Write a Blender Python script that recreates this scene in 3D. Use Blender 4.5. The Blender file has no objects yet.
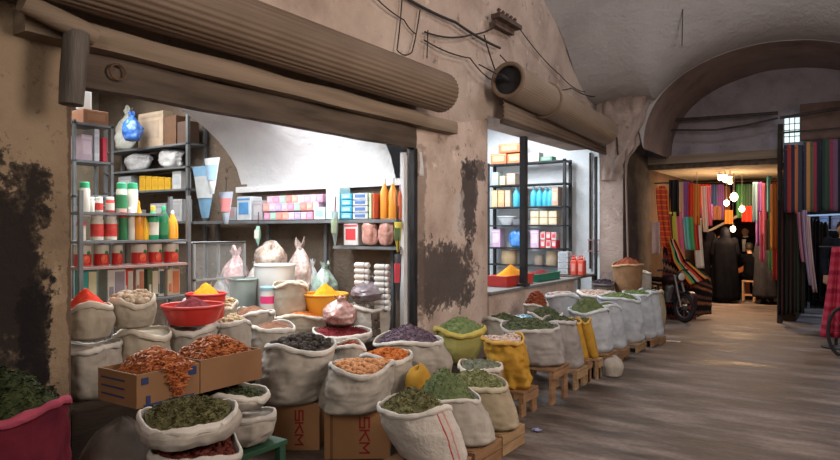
import bpy, math, random
from mathutils import Vector, Matrix, noise
R = random.Random(7)
C = bpy.context.scene.collection
SC = bpy.context.scene
PI = math.pi
F = 650.0; YAW = math.atan(438/650); CS, CC = math.sin(YAW), math.cos(YAW); H = 1.6
# ---------------------------------------------------------------- camera geometry (a survey of the place from the photo)
def dirp(px):
    r = (px-420)/F
    return (-CS+r*CC, CC+r*CS)
def on_x(px, py, X):
    a, b = dirp(px); t = X/a
    return Vector((X, b*t, H-(py-230)/F*t))
def on_y(px, py, Y):
    a, b = dirp(px); t = Y/b
    return Vector((a*t, Y, H-(py-230)/F*t))
def depth(p): return -CS*p[0]+CC*p[1]
def pxw(n, p): return n/F*depth(p)          # n pixels seen at point p, in metres
# ---------------------------------------------------------------- materials
MATS = {}
def nt(name):
    m = bpy.data.materials.new(name); m.use_nodes = True
    n = m.node_tree.nodes; l = m.node_tree.links
    return m, n, l, n['Principled BSDF']
def col(c): return (c[0], c[1], c[2], 1)
def ramp(n, stops, interp='LINEAR'):
    r = n.new('ShaderNodeValToRGB'); r.color_ramp.interpolation = interp
    e = r.color_ramp.elements
    while len(e) > 1: e.remove(e[-1])
    e[0].position = stops[0][0]; e[0].color = col(stops[0][1])
    for p, c in stops[1:]:
        x = e.new(p); x.color = col(c)
    return r
def M(name, c, c2=None, scale=8, rough=.8, bump=.0, bscale=40, metal=0, emit=0, alpha=1, trans=0, detail=4, stretch=(1,1,1), spec=.3, dist=.01):
    if name in MATS: return MATS[name]
    m, n, l, b = nt(name)
    b.inputs['Roughness'].default_value = rough; b.inputs['Metallic'].default_value = metal
    b.inputs['Specular IOR Level'].default_value = spec
    tc = n.new('ShaderNodeTexCoord'); mp = n.new('ShaderNodeMapping'); mp.inputs['Scale'].default_value = stretch
    l.new(tc.outputs['Object'], mp.inputs['Vector'])
    if c2 is not None:
        ns = n.new('ShaderNodeTexNoise'); ns.inputs['Scale'].default_value = scale; ns.inputs['Detail'].default_value = detail
        l.new(mp.outputs[0], ns.inputs['Vector'])
        r = ramp(n, [(.32, c), (.68, c2)]); l.new(ns.outputs['Fac'], r.inputs['Fac']); l.new(r.outputs[0], b.inputs['Base Color'])
    else: b.inputs['Base Color'].default_value = col(c)
    if bump:
        nb = n.new('ShaderNodeTexNoise'); nb.inputs['Scale'].default_value = bscale; nb.inputs['Detail'].default_value = 5
        l.new(mp.outputs[0], nb.inputs['Vector'])
        bp = n.new('ShaderNodeBump'); bp.inputs['Strength'].default_value = bump; bp.inputs['Distance'].default_value = dist
        l.new(nb.outputs['Fac'], bp.inputs['Height']); l.new(bp.outputs[0], b.inputs['Normal'])
    if emit:
        b.inputs['Emission Color'].default_value = col(c); b.inputs['Emission Strength'].default_value = emit
    if alpha < 1: b.inputs['Alpha'].default_value = alpha
    if trans: b.inputs['Transmission Weight'].default_value = trans
    MATS[name] = m
    return m
def stripes(name, cols, axis=0, reps=1, rough=.9, nz=.02, zig=0):
    """Stripes across a cloth's own UV, colours in equal bands."""
    if name in MATS: return MATS[name]
    m, n, l, b = nt(name); b.inputs['Roughness'].default_value = rough; b.inputs['Specular IOR Level'].default_value = .1
    uv = n.new('ShaderNodeUVMap'); sp = n.new('ShaderNodeSeparateXYZ'); l.new(uv.outputs[0], sp.inputs[0])
    ns = n.new('ShaderNodeTexNoise'); ns.inputs['Scale'].default_value = 30; l.new(uv.outputs[0], ns.inputs['Vector'])
    a = n.new('ShaderNodeMath'); a.operation = 'MULTIPLY_ADD'; l.new(ns.outputs['Fac'], a.inputs[0]); a.inputs[1].default_value = nz
    l.new(sp.outputs[axis], a.inputs[2])
    src = a.outputs[0]
    if zig:
        w = n.new('ShaderNodeMath'); w.operation = 'PINGPONG'; l.new(sp.outputs[1-axis], w.inputs[0]); w.inputs[1].default_value = .05
        z = n.new('ShaderNodeMath'); z.operation = 'MULTIPLY_ADD'; l.new(w.outputs[0], z.inputs[0]); z.inputs[1].default_value = zig; l.new(src, z.inputs[2]); src = z.outputs[0]
    k = n.new('ShaderNodeMath'); k.operation = 'MULTIPLY'; k.inputs[1].default_value = reps; l.new(src, k.inputs[0])
    f = n.new('ShaderNodeMath'); f.operation = 'FRACT'; l.new(k.outputs[0], f.inputs[0])
    r = ramp(n, [(i/len(cols), c) for i, c in enumerate(cols)], 'CONSTANT'); l.new(f.outputs[0], r.inputs['Fac'])
    l.new(r.outputs[0], b.inputs['Base Color'])
    MATS[name] = m
    return m
# ---------------------------------------------------------------- mesh builder
class MB:
    def __init__(s): s.v = []; s.f = []; s.mi = []; s.uv = {}
    def add(s, vs, fs, mi=0, uvs=None):
        o = len(s.v); s.v += [tuple(v) for v in vs]
        for k, f in enumerate(fs):
            if uvs: s.uv[len(s.f)] = [uvs[i] for i in f]
            s.f.append(tuple(i+o for i in f)); s.mi.append(mi if isinstance(mi, int) else mi[k])
        return s
    def box(s, c, d, rot=None, mi=0, taper=1):
        x, y, z = d[0]/2, d[1]/2, d[2]/2
        vs = [Vector((sx*x*(taper if sz > 0 else 1), sy*y*(taper if sz > 0 else 1), sz*z)) for sz in (-1, 1) for sy in (-1, 1) for sx in (-1, 1)]
        if rot is not None: vs = [rot @ v for v in vs]
        vs = [v+Vector(c) for v in vs]
        return s.add(vs, [(0,2,3,1), (4,5,7,6), (0,1,5,4), (2,6,7,3), (0,4,6,2), (1,3,7,5)], mi)
    def lathe(s, prof, n=20, c=(0,0,0), mi=0, ex=1, ey=1, caps=True, rot=None):
        vs = []; fs = []; ms = []
        for k, p in enumerate(prof):
            for i in range(n):
                a = 2*PI*i/n; vs.append(Vector((p[0]*ex*math.cos(a), p[0]*ey*math.sin(a), p[1])))
        for k in range(len(prof)-1):
            for i in range(n):
                j = (i+1) % n; fs.append((k*n+i, k*n+j, (k+1)*n+j, (k+1)*n+i)); ms.append(prof[k][2] if len(prof[k]) > 2 else mi)
        if caps:
            fs.append(tuple(range(n-1, -1, -1))); ms.append(prof[0][2] if len(prof[0]) > 2 else mi)
            fs.append(tuple(range((len(prof)-1)*n, len(prof)*n))); ms.append(prof[-1][2] if len(prof[-1]) > 2 else mi)
        if rot is not None: vs = [rot @ v for v in vs]
        return s.add([v+Vector(c) for v in vs], fs, ms)
    def tube(s, pts, r, n=8, mi=0, caps=True, closed=False):
        pts = [Vector(p) for p in pts]; m = len(pts); vs = []; fs = []
        up = None
        for k in range(m):
            a = pts[(k-1) % m] if (closed or k > 0) else pts[k]; b = pts[(k+1) % m] if (closed or k < m-1) else pts[k]
            t = (b-a).normalized() if (b-a).length > 1e-9 else Vector((0,0,1))
            if up is None: up = t.orthogonal().normalized()
            u = up-t*up.dot(t); u = u.normalized() if u.length > 1e-6 else t.orthogonal().normalized(); up = u; w = t.cross(u)
            rr = r[k] if isinstance(r, (list, tuple)) else r
            for i in range(n):
                an = 2*PI*i/n; vs.append(pts[k]+u*rr*math.cos(an)+w*rr*math.sin(an))
        for k in range(m if closed else m-1):
            for i in range(n):
                j = (i+1) % n; q = (k+1) % m; fs.append((k*n+i, k*n+j, q*n+j, q*n+i))
        if caps and not closed: fs += [tuple(range(n-1, -1, -1)), tuple(range((m-1)*n, m*n))]
        return s.add(vs, fs, mi)
    def ball(s, c, r, mi=0, n=10, m=7, rot=None, jit=0):
        vs = []; fs = []; rx, ry, rz = (r, r, r) if not isinstance(r, (tuple, list)) else r
        vs.append(Vector((0,0,-rz)))
        for k in range(1, m):
            p = -PI/2+PI*k/m
            for i in range(n):
                a = 2*PI*i/n; vs.append(Vector((rx*math.cos(p)*math.cos(a), ry*math.cos(p)*math.sin(a), rz*math.sin(p))))
        vs.append(Vector((0,0,rz)))
        for i in range(n): fs.append((0, 1+(i+1) % n, 1+i))
        for k in range(m-2):
            for i in range(n):
                j = (i+1) % n; fs.append((1+k*n+i, 1+k*n+j, 1+(k+1)*n+j, 1+(k+1)*n+i))
        L = len(vs)-1
        for i in range(n): fs.append((L, 1+(m-2)*n+i, 1+(m-2)*n+(i+1) % n))
        if jit: vs = [v*(1+R.uniform(-jit, jit)) for v in vs]
        if rot is not None: vs = [rot @ v for v in vs]
        return s.add([v+Vector(c) for v in vs], fs, mi)
    def sheet(s, fn, nu, nv, mi=0, wrap=False):
        vs = []; uvs = []; fs = []
        for j in range(nv+1):
            for i in range(nu+1):
                u, v = i/nu, j/nv; vs.append(Vector(fn(u, v))); uvs.append((u, v))
        for j in range(nv):
            for i in range(nu):
                a = j*(nu+1)+i; fs.append((a, a+1, a+nu+2, a+nu+1))
        return s.add(vs, fs, mi, uvs)
    def build(s, name, mats, parent=None, smooth=True, loc=None, rz=0, bevel=0, solid=0, sharp=.6):
        me = bpy.data.meshes.new(name); me.from_pydata(s.v, [], s.f)
        for m in (mats if isinstance(mats, (list, tuple)) else [mats]): me.materials.append(m)
        for p, i in zip(me.polygons, s.mi): p.material_index = i; p.use_smooth = smooth
        if s.uv:
            ul = me.uv_layers.new(name='UVMap')
            for p in me.polygons:
                q = s.uv.get(p.index)
                if q:
                    for k, li in enumerate(p.loop_indices): ul.data[li].uv = q[k]
        me.update()
        if smooth: me.set_sharp_from_angle(angle=sharp)
        o = bpy.data.objects.new(name, me); C.objects.link(o)
        if loc is not None: o.location = loc
        o.rotation_euler.z = rz
        if parent is not None: o.parent = parent
        if bevel:
            b = o.modifiers.new('soft', 'BEVEL'); b.width = bevel; b.segments = 2; b.limit_method = 'ANGLE'
        if solid:
            q = o.modifiers.new('thick', 'SOLIDIFY'); q.thickness = solid; q.offset = 0
        return o
def tag(o, label, cat, group=None, kind=None):
    o['label'] = label; o['category'] = cat
    if group: o['group'] = group
    if kind: o['kind'] = kind
    return o
def thing(name, label, cat, loc=(0,0,0), rz=0, group=None):
    o = bpy.data.objects.new(name, None); C.objects.link(o); o.location = loc; o.rotation_euler.z = rz
    o.empty_display_size = .1
    return tag(o, label, cat, group)
def struct(o): o['kind'] = 'structure'; return o
def dup(o, loc, label, rz=None):
    c = o.copy(); C.objects.link(c); c.location = loc; c['label'] = label
    if rz is not None: c.rotation_euler.z = rz
    for ch in list(o.children):
        d = ch.copy(); C.objects.link(d); d.parent = c
        for g in list(ch.children):
            e = g.copy(); C.objects.link(e); e.parent = d
    return c
ORD = 'first second third fourth fifth sixth seventh eighth ninth tenth eleventh twelfth thirteenth fourteenth'.split()
RZ = lambda a: Matrix.Rotation(a, 3, 'Z')
RX = lambda a: Matrix.Rotation(a, 3, 'X')
RY = lambda a: Matrix.Rotation(a, 3, 'Y')
def nz(p, s=1, seed=0): return noise.noise(Vector((p[0]*s+seed*7.3, p[1]*s-seed*3.1, p[2]*s+seed*1.7)))

# ================================================================ THE SETTING
D = -3.7            # plane of the shop fronts
def plaster(name, base, light, dark, patches=(), scale=1.0, pinks=None, speck=1.0):
    """Old plaster: large tonal drift, fine speckle, flaked soot patches at places on the wall (y, z, half-width, half-height)."""
    m, n, l, b = nt(name); b.inputs['Roughness'].default_value = .95; b.inputs['Specular IOR Level'].default_value = .1
    g = n.new('ShaderNodeNewGeometry')
    def noise_(sc, det=6, rough=.6):
        x = n.new('ShaderNodeTexNoise'); x.inputs['Scale'].default_value = sc; x.inputs['Detail'].default_value = det; x.inputs['Roughness'].default_value = rough
        l.new(g.outputs['Position'], x.inputs['Vector']); return x.outputs['Fac']
    r = ramp(n, [(.28, dark), (.48, base), (.72, light)]); l.new(noise_(1.6*scale), r.inputs['Fac'])
    cur = r.outputs[0]
    def mix(fac, c, mode='MIX'):
        nonlocal cur
        x = n.new('ShaderNodeMix'); x.data_type = 'RGBA'; x.blend_type = mode
        if isinstance(fac, float): x.inputs['Factor'].default_value = fac
        else: l.new(fac, x.inputs['Factor'])
        l.new(cur, x.inputs['A'])
        if isinstance(c, tuple): x.inputs['B'].default_value = col(c)
        else: l.new(c, x.inputs['B'])
        cur = x.outputs['Result']
    def M2(op, a, c, d=None):
        x = n.new('ShaderNodeMath'); x.operation = op
        for i, q in enumerate((a, c, d)):
            if q is None: continue
            if isinstance(q, (int, float)): x.inputs[i].default_value = q
            else: l.new(q, x.inputs[i])
        return x.outputs[0]
    sp = ramp(n, [(.60, (0,0,0)), (.68, (1,1,1))]); l.new(noise_(9*scale, 8, .7), sp.inputs['Fac'])
    f = M2('MULTIPLY', sp.outputs[0], .7*speck); mix(f, tuple(x*.45 for x in dark))
    sp2 = ramp(n, [(.62, (0,0,0)), (.70, (1,1,1))]); l.new(noise_(3.3*scale, 7, .65), sp2.inputs['Fac'])
    f = M2('MULTIPLY', sp2.outputs[0], .5*min(1, speck+.3)); mix(f, pinks or tuple(min(1, x*1.5) for x in light))
    if patches:
        s = n.new('ShaderNodeSeparateXYZ'); l.new(g.outputs['Position'], s.inputs[0])
        w1 = noise_(4.5, 8, .72); w2 = noise_(14, 5, .6)
        for (py, pz, hy, hz, pc, lvl) in patches:
            a = M2('DIVIDE', M2('ABSOLUTE', M2('SUBTRACT', s.outputs['Y'], py), 0), hy)
            c = M2('DIVIDE', M2('ABSOLUTE', M2('SUBTRACT', s.outputs['Z'], pz), 0), hz)
            d = M2('MAXIMUM', a, c)
            e = M2('MULTIPLY_ADD', M2('SUBTRACT', w1, .5), 1.9, d)
            e = M2('MULTIPLY_ADD', M2('SUBTRACT', w2, .5), 1.25, e)
            q = ramp(n, [(.74, (1,1,1)), (.92, (.75,.75,.75)), (1.06, (0,0,0))]); l.new(e, q.inputs['Fac'])
            mix(M2('MULTIPLY', q.outputs[0], lvl), pc)
    l.new(cur, b.inputs['Base Color'])
    bp = n.new('ShaderNodeBump'); bp.inputs['Strength'].default_value = .7; bp.inputs['Distance'].default_value = .04
    hm = M2('MULTIPLY_ADD', noise_(22, 5, .6), .35, noise_(5, 7, .65)); l.new(hm, bp.inputs['Height']); l.new(bp.outputs[0], b.inputs['Normal'])
    return m
SOOT = (.016, .014, .015)
m_pier1 = plaster('plaster_tan', (.27,.20,.135), (.34,.26,.18), (.17,.125,.085), [
    (1.60, 1.36, .25, .60, SOOT, .95), (1.77, 1.02, .09, .30, SOOT, .97), (1.98, 1.2, .03, 1.5, (.07,.045,.035), .7)])
m_pier2 = plaster('plaster_pink', (.55,.43,.365), (.68,.56,.49), (.34,.255,.21), [
    (5.95, 1.10, .62, .36, (.06,.05,.05), .9), (6.5, 1.95, .2, .48, (.05,.042,.045), .9), (6.65, 2.3, .3, .12, (.06,.05,.05), .8), (6.3, 1.75, .12, .3, (.62,.56,.52), .5), (5.5, 1.5, .1, .9, (.16,.12,.1), .6)])
m_upper = plaster('plaster_upper', (.42,.33,.28), (.52,.43,.37), (.26,.195,.165), [], .8)
m_vault = plaster('plaster_vault', (.33,.31,.305), (.37,.35,.345), (.27,.25,.245), [], .45, (.40,.38,.37), .08)
m_arch = plaster('plaster_arch', (.25,.185,.165), (.31,.24,.215), (.16,.115,.105), [], .9, None, .4)
m_lun = plaster('plaster_lunette', (.27,.24,.27), (.34,.305,.34), (.18,.155,.17), [], 1.2, None, .5)
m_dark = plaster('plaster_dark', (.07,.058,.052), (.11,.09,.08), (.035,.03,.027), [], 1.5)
m_white = plaster('plaster_white', (.68,.68,.69), (.74,.74,.75), (.60,.60,.62), [], .8, None, .12)
m_cool = plaster('plaster_cool', (.64,.69,.73), (.70,.74,.77), (.55,.60,.65), [], .8, None, .15)
m_cream = plaster('plaster_cream', (.27,.225,.17), (.33,.28,.21), (.19,.155,.12), [], 1.0)
m_brown = plaster('plaster_brown', (.17,.13,.10), (.22,.17,.13), (.11,.085,.065), [], 1.0)
m_pier3 = plaster('plaster_far_pier', (.30,.235,.205), (.38,.31,.275), (.18,.14,.12), [], 1.3)
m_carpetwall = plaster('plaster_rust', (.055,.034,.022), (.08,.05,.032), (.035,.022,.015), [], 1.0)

# floor: worn paving, bands of damp and dry running across the street
def floor_mat():
    m, n, l, b = nt('worn_paving'); g = n.new('ShaderNodeNewGeometry')
    mp = n.new('ShaderNodeMapping'); mp.inputs['Rotation'].default_value = (0, 0, -.593); mp.inputs['Scale'].default_value = (.6, 1.9, 1)
    l.new(g.outputs['Position'], mp.inputs[0])
    a = n.new('ShaderNodeTexNoise'); a.inputs['Scale'].default_value = 1.7; a.inputs['Detail'].default_value = 6; a.inputs['Roughness'].default_value = .62; l.new(mp.outputs[0], a.inputs[0])
    c = n.new('ShaderNodeTexNoise'); c.inputs['Scale'].default_value = 24; c.inputs['Detail'].default_value = 4; l.new(g.outputs['Position'], c.inputs[0])
    r = ramp(n, [(.38, (.032,.024,.021)), (.48, (.080,.061,.052)), (.57, (.15,.118,.102)), (.70, (.235,.19,.165))]); l.new(a.outputs['Fac'], r.inputs['Fac'])
    x = n.new('ShaderNodeMix'); x.data_type = 'RGBA'; x.blend_type = 'OVERLAY'; x.inputs['Factor'].default_value = .35
    l.new(r.outputs[0], x.inputs['A']); l.new(c.outputs['Fac'], x.inputs['B']); l.new(x.outputs['Result'], b.inputs['Base Color'])
    rr = ramp(n, [(.35, (.5,.5,.5)), (.6, (.85,.85,.85))]); l.new(a.outputs['Fac'], rr.inputs['Fac']); l.new(rr.outputs[0], b.inputs['Roughness'])
    bp = n.new('ShaderNodeBump'); bp.inputs['Strength'].default_value = .5; bp.inputs['Distance'].default_value = .04
    q = n.new('ShaderNodeMath'); q.operation = 'MULTIPLY_ADD'; l.new(c.outputs['Fac'], q.inputs[0]); q.inputs[1].default_value = .15; l.new(a.outputs['Fac'], q.inputs[2])
    l.new(q.outputs[0], bp.inputs['Height']); l.new(bp.outputs[0], b.inputs['Normal'])
    return m
struct(MB().sheet(lambda u, v: (-11+14*u, -9+29*v, 0), 28, 58).build('floor', floor_mat()))

def wavy_wall(name, x, y0, y1, z0, z1, mat, amp=.02, thick=.5):
    """a facade wall with hand-plastered unevenness; its face is at x, its body goes back into -x"""
    ny = max(2, int((y1-y0)*8)); nzv = max(2, int((z1-z0)*8)); b = MB()
    def face(u, v):
        y = y0+(y1-y0)*u; z = z0+(z1-z0)*v; e = min(u, 1-u, v, 1-v); k = min(1, e*12)
        return (x-.01-amp*1.4+k*amp*(1.4+1.2*nz((0, y, z), 1.1, 3)+.5*nz((0, y, z), 4, 5)), y, z)
    b.sheet(face, ny, nzv)
    b.box((x-thick/2-.05, (y0+y1)/2, (z0+z1)/2), (thick, y1-y0, z1-z0))
    return struct(b.build(name, mat))
wavy_wall('wall_facade_pier_near', D, -6, 1.97, 0, 2.95, m_pier1)
wavy_wall('wall_facade_pier_middle', D, 5.42, 7.04, 0, 2.95, m_pier2, .03, .06)
wavy_wall('wall_facade_upper_near', D, -6, 7.04, 2.62, 6.6, m_upper, .03)
wavy_wall('wall_facade_upper_far', D, 7.04, 11, 3.0, 6.6, m_upper, .03)
# the street vault, two bays
YC, YA = 6.0, 5.0
AX, AW, AZ, AH = -1.1, 1.85, 2.95, 1.46
def vz(x, y):
    yy = (y-YC)/YA
    while yy < -1: yy += 2
    q = max(0, 1-yy*yy)
    z0 = 3.45+1.95*q+1.3*(1-min(1, ((x+1.1)/2.6)**2))*(.9+.25*q)
    k = max(0, min(1, (y-9.2)/1.8)); k = k*k*(3-2*k); u = (x-AX)/AW
    e = AZ+AH*max(0, 1-u*u)**.425 if abs(u) < 1 else AZ
    return z0+(max(3.72, e)+.01-z0)*k
struct(MB().sheet(lambda u, v: (D-.0+5.4*u, -9+20*v, vz(D+5.4*u, -9+20*v)), 40, 120).build('ceiling_street_vault', m_vault))
struct(MB().box((1.95, 1, 3.3), (.5, 20, 6.6)).build('wall_right', m_upper))
# end of the bay: two low piers, corbelled springing and an arch ring cut through to the lunette
struct(MB().sheet(lambda u, v: (D+.02+.40*u, 10.985+.012*nz((u*.4, 0, v*3), 6, 1), 3.2*v), 6, 24).box((D+.15, 11.99, 1.6), (.28, 1.94, 3.2)).build('wall_end_pier', m_pier3))

def arc_pt(k, w=AW, h=AH, z=AZ):                 # k in 0..1 from left springing to right
    a = PI*(1-k); return (AX+w*math.cos(a), z+h*math.sin(a)**.85 if math.sin(a) > 0 else z)
def spandrel():
    b = MB(); n = 48
    def fn(u, v):
        x, z = arc_pt(u); 
        X2 = D-.1+5.5*u; Z2 = 6.6
        return (x+(X2-x)*v, 11.0+.015*nz((x, z, v), 2), z+(Z2-z)*v)
    b.sheet(fn, n, 16)
    return b
struct(spandrel().build('wall_end_spandrel', m_vault))
struct(MB().sheet(lambda u, v: (arc_pt(u)[0], 11.0+1.95*v, arc_pt(u)[1]+.012*nz((u*6, v*3, 0), 2)), 48, 10).build('ceiling_end_arch', m_arch))
struct(MB().sheet(lambda u, v: (-3.6+5.4*u, 12.95, 2.86+2.0*v), 20, 8).build('wall_end_lunette', m_lun))
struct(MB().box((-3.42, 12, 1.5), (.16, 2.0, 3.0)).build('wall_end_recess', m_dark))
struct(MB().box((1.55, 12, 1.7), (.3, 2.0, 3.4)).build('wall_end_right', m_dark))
# corbel of broken stone at the springing
cb = MB()
def corb(u, v):
    z = 2.45+1.32*v; xr = -3.30+.50*v**1.2+.08*nz((v*3, 0, 0), 1.4, 3); yf = 10.97-.24*v**1.5
    k = u*3                                   # round the three free sides
    n1 = .07*nz((u*5, v*4, 1), 1.3, 6)+.03*nz((u*9, v*9, 1), 1.5, 8)
    if k < 2: f = k/2; return (-3.66+(xr+3.66)*f+n1*.3, yf+n1-.05*math.sin(PI*f), z)
    f = k-2; return (xr+n1, yf+(11.06-yf)*f, z+.02)
cb.sheet(corb, 30, 24)
cb.sheet(lambda u, v: tuple(Vector(corb(u, 1)).lerp(Vector((-3.5, 11.05, 3.9)), v)), 30, 4)
struct(cb.build('trim_1', m_pier3))
# ---------------- shop one: deep vaulted room
struct(MB().box((-8.3, 1.75, 2.2), (8.7, .4, 4.4)).build('wall_shop_near', m_cream))
struct(MB().box((-5.1, 5.72, 1.05), (2.5, .36, 2.1)).box((-8.05, 5.72, 2.2), (3.4, .36, 4.4)).build('wall_shop_far', m_brown))
struct(MB().box((-9.85, 3.7, 2.2), (.3, 4, 4.4)).build('wall_shop_back', m_cream))
def sv(u, v):
    y = 1.9+3.66*u; x = D-.35-(2.4)*v
    k = (y-3.7)/1.86
    return (x, y, 2.12+1.02*max(0, 1-abs(k)**2.1)**.62)
b = MB(); b.sheet(sv, 40, 12)
def svf(u, v):
    x, y, z = sv(u, 1); return (x, y, z+(4.3-z)*v)
b.sheet(svf, 40, 4)
b.box((-5.15, 5.5, 2.1), (2.6, .10, .07))
struct(b.build('ceiling_shop_vault', m_white))
struct(MB().box((-7.9, 3.7, 3.75), (4.1, 4, .1)).build('ceiling_shop_inner', m_cream))
# ---------------- shop two
struct(MB().box((-5.4, 6.93, 1.9), (3.0, .2, 3.8)).build('wall_second_shop_near', m_cool))
struct(MB().box((-5.6, 11.62, 1.9), (3.6, .2, 3.8)).build('wall_second_shop_far', m_cool))
struct(MB().box((-7.2, 9.3, 1.9), (.2, 4.6, 3.8)).build('wall_second_shop_back', m_cool))
struct(MB().box((-5.5, 9.3, 3.75), (3.4, 4.6, .1)).build('ceiling_second_shop', m_cool))
# ---------------- textile shop and the dark shop beside it
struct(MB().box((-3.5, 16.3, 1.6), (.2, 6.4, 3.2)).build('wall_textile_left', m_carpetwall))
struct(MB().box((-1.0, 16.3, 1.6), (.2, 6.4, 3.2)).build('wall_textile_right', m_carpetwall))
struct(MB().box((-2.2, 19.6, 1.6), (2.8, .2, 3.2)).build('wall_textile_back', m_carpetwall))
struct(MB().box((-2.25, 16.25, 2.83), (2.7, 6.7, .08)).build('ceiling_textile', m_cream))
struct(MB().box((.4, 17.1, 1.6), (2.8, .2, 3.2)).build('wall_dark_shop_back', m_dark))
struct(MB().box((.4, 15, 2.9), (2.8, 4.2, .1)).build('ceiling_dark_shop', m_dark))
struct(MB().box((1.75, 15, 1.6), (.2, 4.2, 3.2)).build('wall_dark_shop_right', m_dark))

# ================================================================ SHUTTERS, BEAMS, POSTS
wood_old = M('weathered_wood', (.17,.125,.088), (.28,.215,.16), 3, .85, .5, 30, stretch=(1,.25,4))
wood_dark = M('dark_wood', (.055,.040,.030), (.125,.092,.070), 4, .8, .4, 30, stretch=(3,.4,3))
wood_grey = M('grey_post_wood', (.07,.06,.052), (.15,.13,.115), 5, .85, .5, 30, stretch=(4,4,.5))
steel_brown = M('brown_painted_steel', (.125,.085,.058), (.20,.145,.105), 3, .6, .15, 20, stretch=(1,.3,1))
steel_brown2 = M('dull_shutter_steel', (.20,.148,.108), (.28,.215,.165), 3, .6, .1, 20, stretch=(1,.3,1))
black_steel = M('black_steel', (.012,.012,.014), (.03,.03,.034), 6, .5)
def roll(name, c0, c1, r, grooves, mats, label, ex=1.0, deep=.055):
    t = thing(name, label, 'shutter', c0)
    L = (Vector(c1)-Vector(c0)); ln = L.length; b = MB(); n = grooves*4
    q = L.to_track_quat('Z', 'Y').to_matrix()
    prof = []
    def fn(u, v):
        a = 2*PI*u; g = abs(math.sin(a*grooves/2)); rr = r*(1-deep*(1-g)**1.5)
        return q @ Vector((rr*math.cos(a)*ex, rr*math.sin(a), ln*v))
    b.sheet(fn, n, 2); o = b.build('rolled_curtain', mats[0], t, sharp=2)
    return t, q, ln
ra = Vector((-3.46, 1.2, 2.985)); rb = Vector((-3.46, 5.53, 2.975))
t, q, ln = roll('roller_shutter', ra, rb, .198, 30, [steel_brown], 'large brown ribbed roller shutter rolled up above the spice shop with tin racks')
e = MB(); n = 60
e.add([q @ Vector((.178*math.cos(2*PI*i/n), .178*math.sin(2*PI*i/n), ln-.02)) for i in range(n)], [tuple(range(n))])
for k in range(4):
    rr = .155-k*.036; e.tube([q @ Vector((rr*math.cos(2*PI*i/24), rr*math.sin(2*PI*i/24), ln-.012)) for i in range(24)], .008, 5, closed=True)
e.build('end_coil', M('coil_dark', (.05,.038,.03), (.09,.07,.055), 9, .7), t)
def beam(name, label, x, y0, y1, z, w, h, mat, cat='beam'):
    b = MB()
    def side(k):
        def fn(u, v):
            y = (y1-y0)*(u-.5); a = 2*PI*v+PI/4
            s = max(abs(math.cos(a)), abs(math.sin(a)))
            j = .012*nz((k, y*1.5, v*4), 1.2, k)
            return ((w/2+j)*math.cos(a)/s, y, (h/2+j)*math.sin(a)/s)
        return fn
    b.sheet(side(h*10), 36, 16)
    for s_ in (-1, 1): b.box((0, s_*(y1-y0)/2, 0), (w*.98, .01, h*.98))
    o = b.build(name, mat, loc=(x, (y0+y1)/2, z)); tag(o, label, cat); return o
tag(beam('wooden_lintel', '', -3.66, 1.66, 6.05, 2.70, .14, .13, wood_old), 'long pale weathered timber running just under the ribbed shutter roll', 'beam')
tag(beam('wooden_lintel', '', -3.74, 1.98, 5.41, 2.525, .10, .20, wood_dark), 'lower dark timber lintel with an iron ring above the spice shop opening', 'beam')
# knob-like ring on lintel
rg = MB(); p = on_x(118, 72, -3.66)
rg.tube([p+Vector((0, .05*math.cos(a), .045*math.sin(a))) for a in [i*PI/8 for i in range(16)]], .008, 6, closed=True)
tag(rg.build('iron_ring', M('rust', (.08,.045,.03), (.14,.08,.05), 20, .8)), 'small rusty iron ring fixed to the dark lower lintel', 'ring')
b = MB(); p = on_x(421, 164, D+.06); b.sheet(lambda u, v: (.012*math.sin(u*5+v*3), .07*(u-.5), -.24*(v-.5)), 6, 8)
tag(b.build('paper_slip', M('paper_slip', (.62,.62,.62), (.5,.5,.5), 9, .8), loc=p, solid=.002), 'white paper slip stuck at the edge of the blotched pier', 'paper')
# bracket of two logs at the near end
t = thing('log_bracket', 'short grey log hanging under a horizontal log at the near end of the shutter', 'bracket', on_x(73, 38, -3.5))
b = MB(); pts = [Vector((0, -.01, -.36)), Vector((0, 0, -.2)), Vector((.005, .012, -.05)), Vector((0, .02, .03))]
b.tube(pts, [.062, .066, .068, .066], 12); b.build('hanging_log', wood_grey, t)
b = MB(); b.tube([Vector((.0, -.26, .12)), Vector((0, -.1, .085)), Vector((0, .05, .055)), Vector((0, .12, .03))], [.05, .056, .055, .05], 12); b.build('cross_log', wood_old, t)
# shop one frame posts
def post(name, label, x, y, z0, z1, w=.06, mat=None):
    b = MB(); b.box((0, 0, (z1-z0)/2), (w, w, z1-z0)); b.box((0, 0, .02), (w*1.5, w*1.5, .04)); b.box((w*.1, w*.55, (z1-z0)/2), (w*.5, w*.2, z1-z0-.1))
    return tag(b.build(name, mat or black_steel, loc=(x, y, z0), smooth=False, bevel=.004), label, 'post')
post('door_post', 'black steel frame post against the blotched pier between the two shops', -3.705, 5.38, 0, 2.42, .062)
b = MB(); b.box((0, 0, 1.2), (.05, .10, 2.36)); b.box((0.02, 0, 1.2), (.03, .05, 2.3))
tag(b.build('shutter_guide', M('white_paint', (.72,.74,.76), (.6,.62,.64), 5, .6), loc=(-3.80, 5.365, 0), smooth=False, bevel=.004), 'white painted shutter guide just inside the black frame post', 'guide rail')
p = on_x(525, 230, -3.72)
post('door_post', 'thick black frame post standing in front of the black shelf rack', -3.74, p.y, .84, 2.86, .085)
p = on_x(597, 230, -3.72)
post('door_post', 'thin black frame post at the far jamb of the second shop', -3.74, p.y, .6, 2.86, .045)
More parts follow.
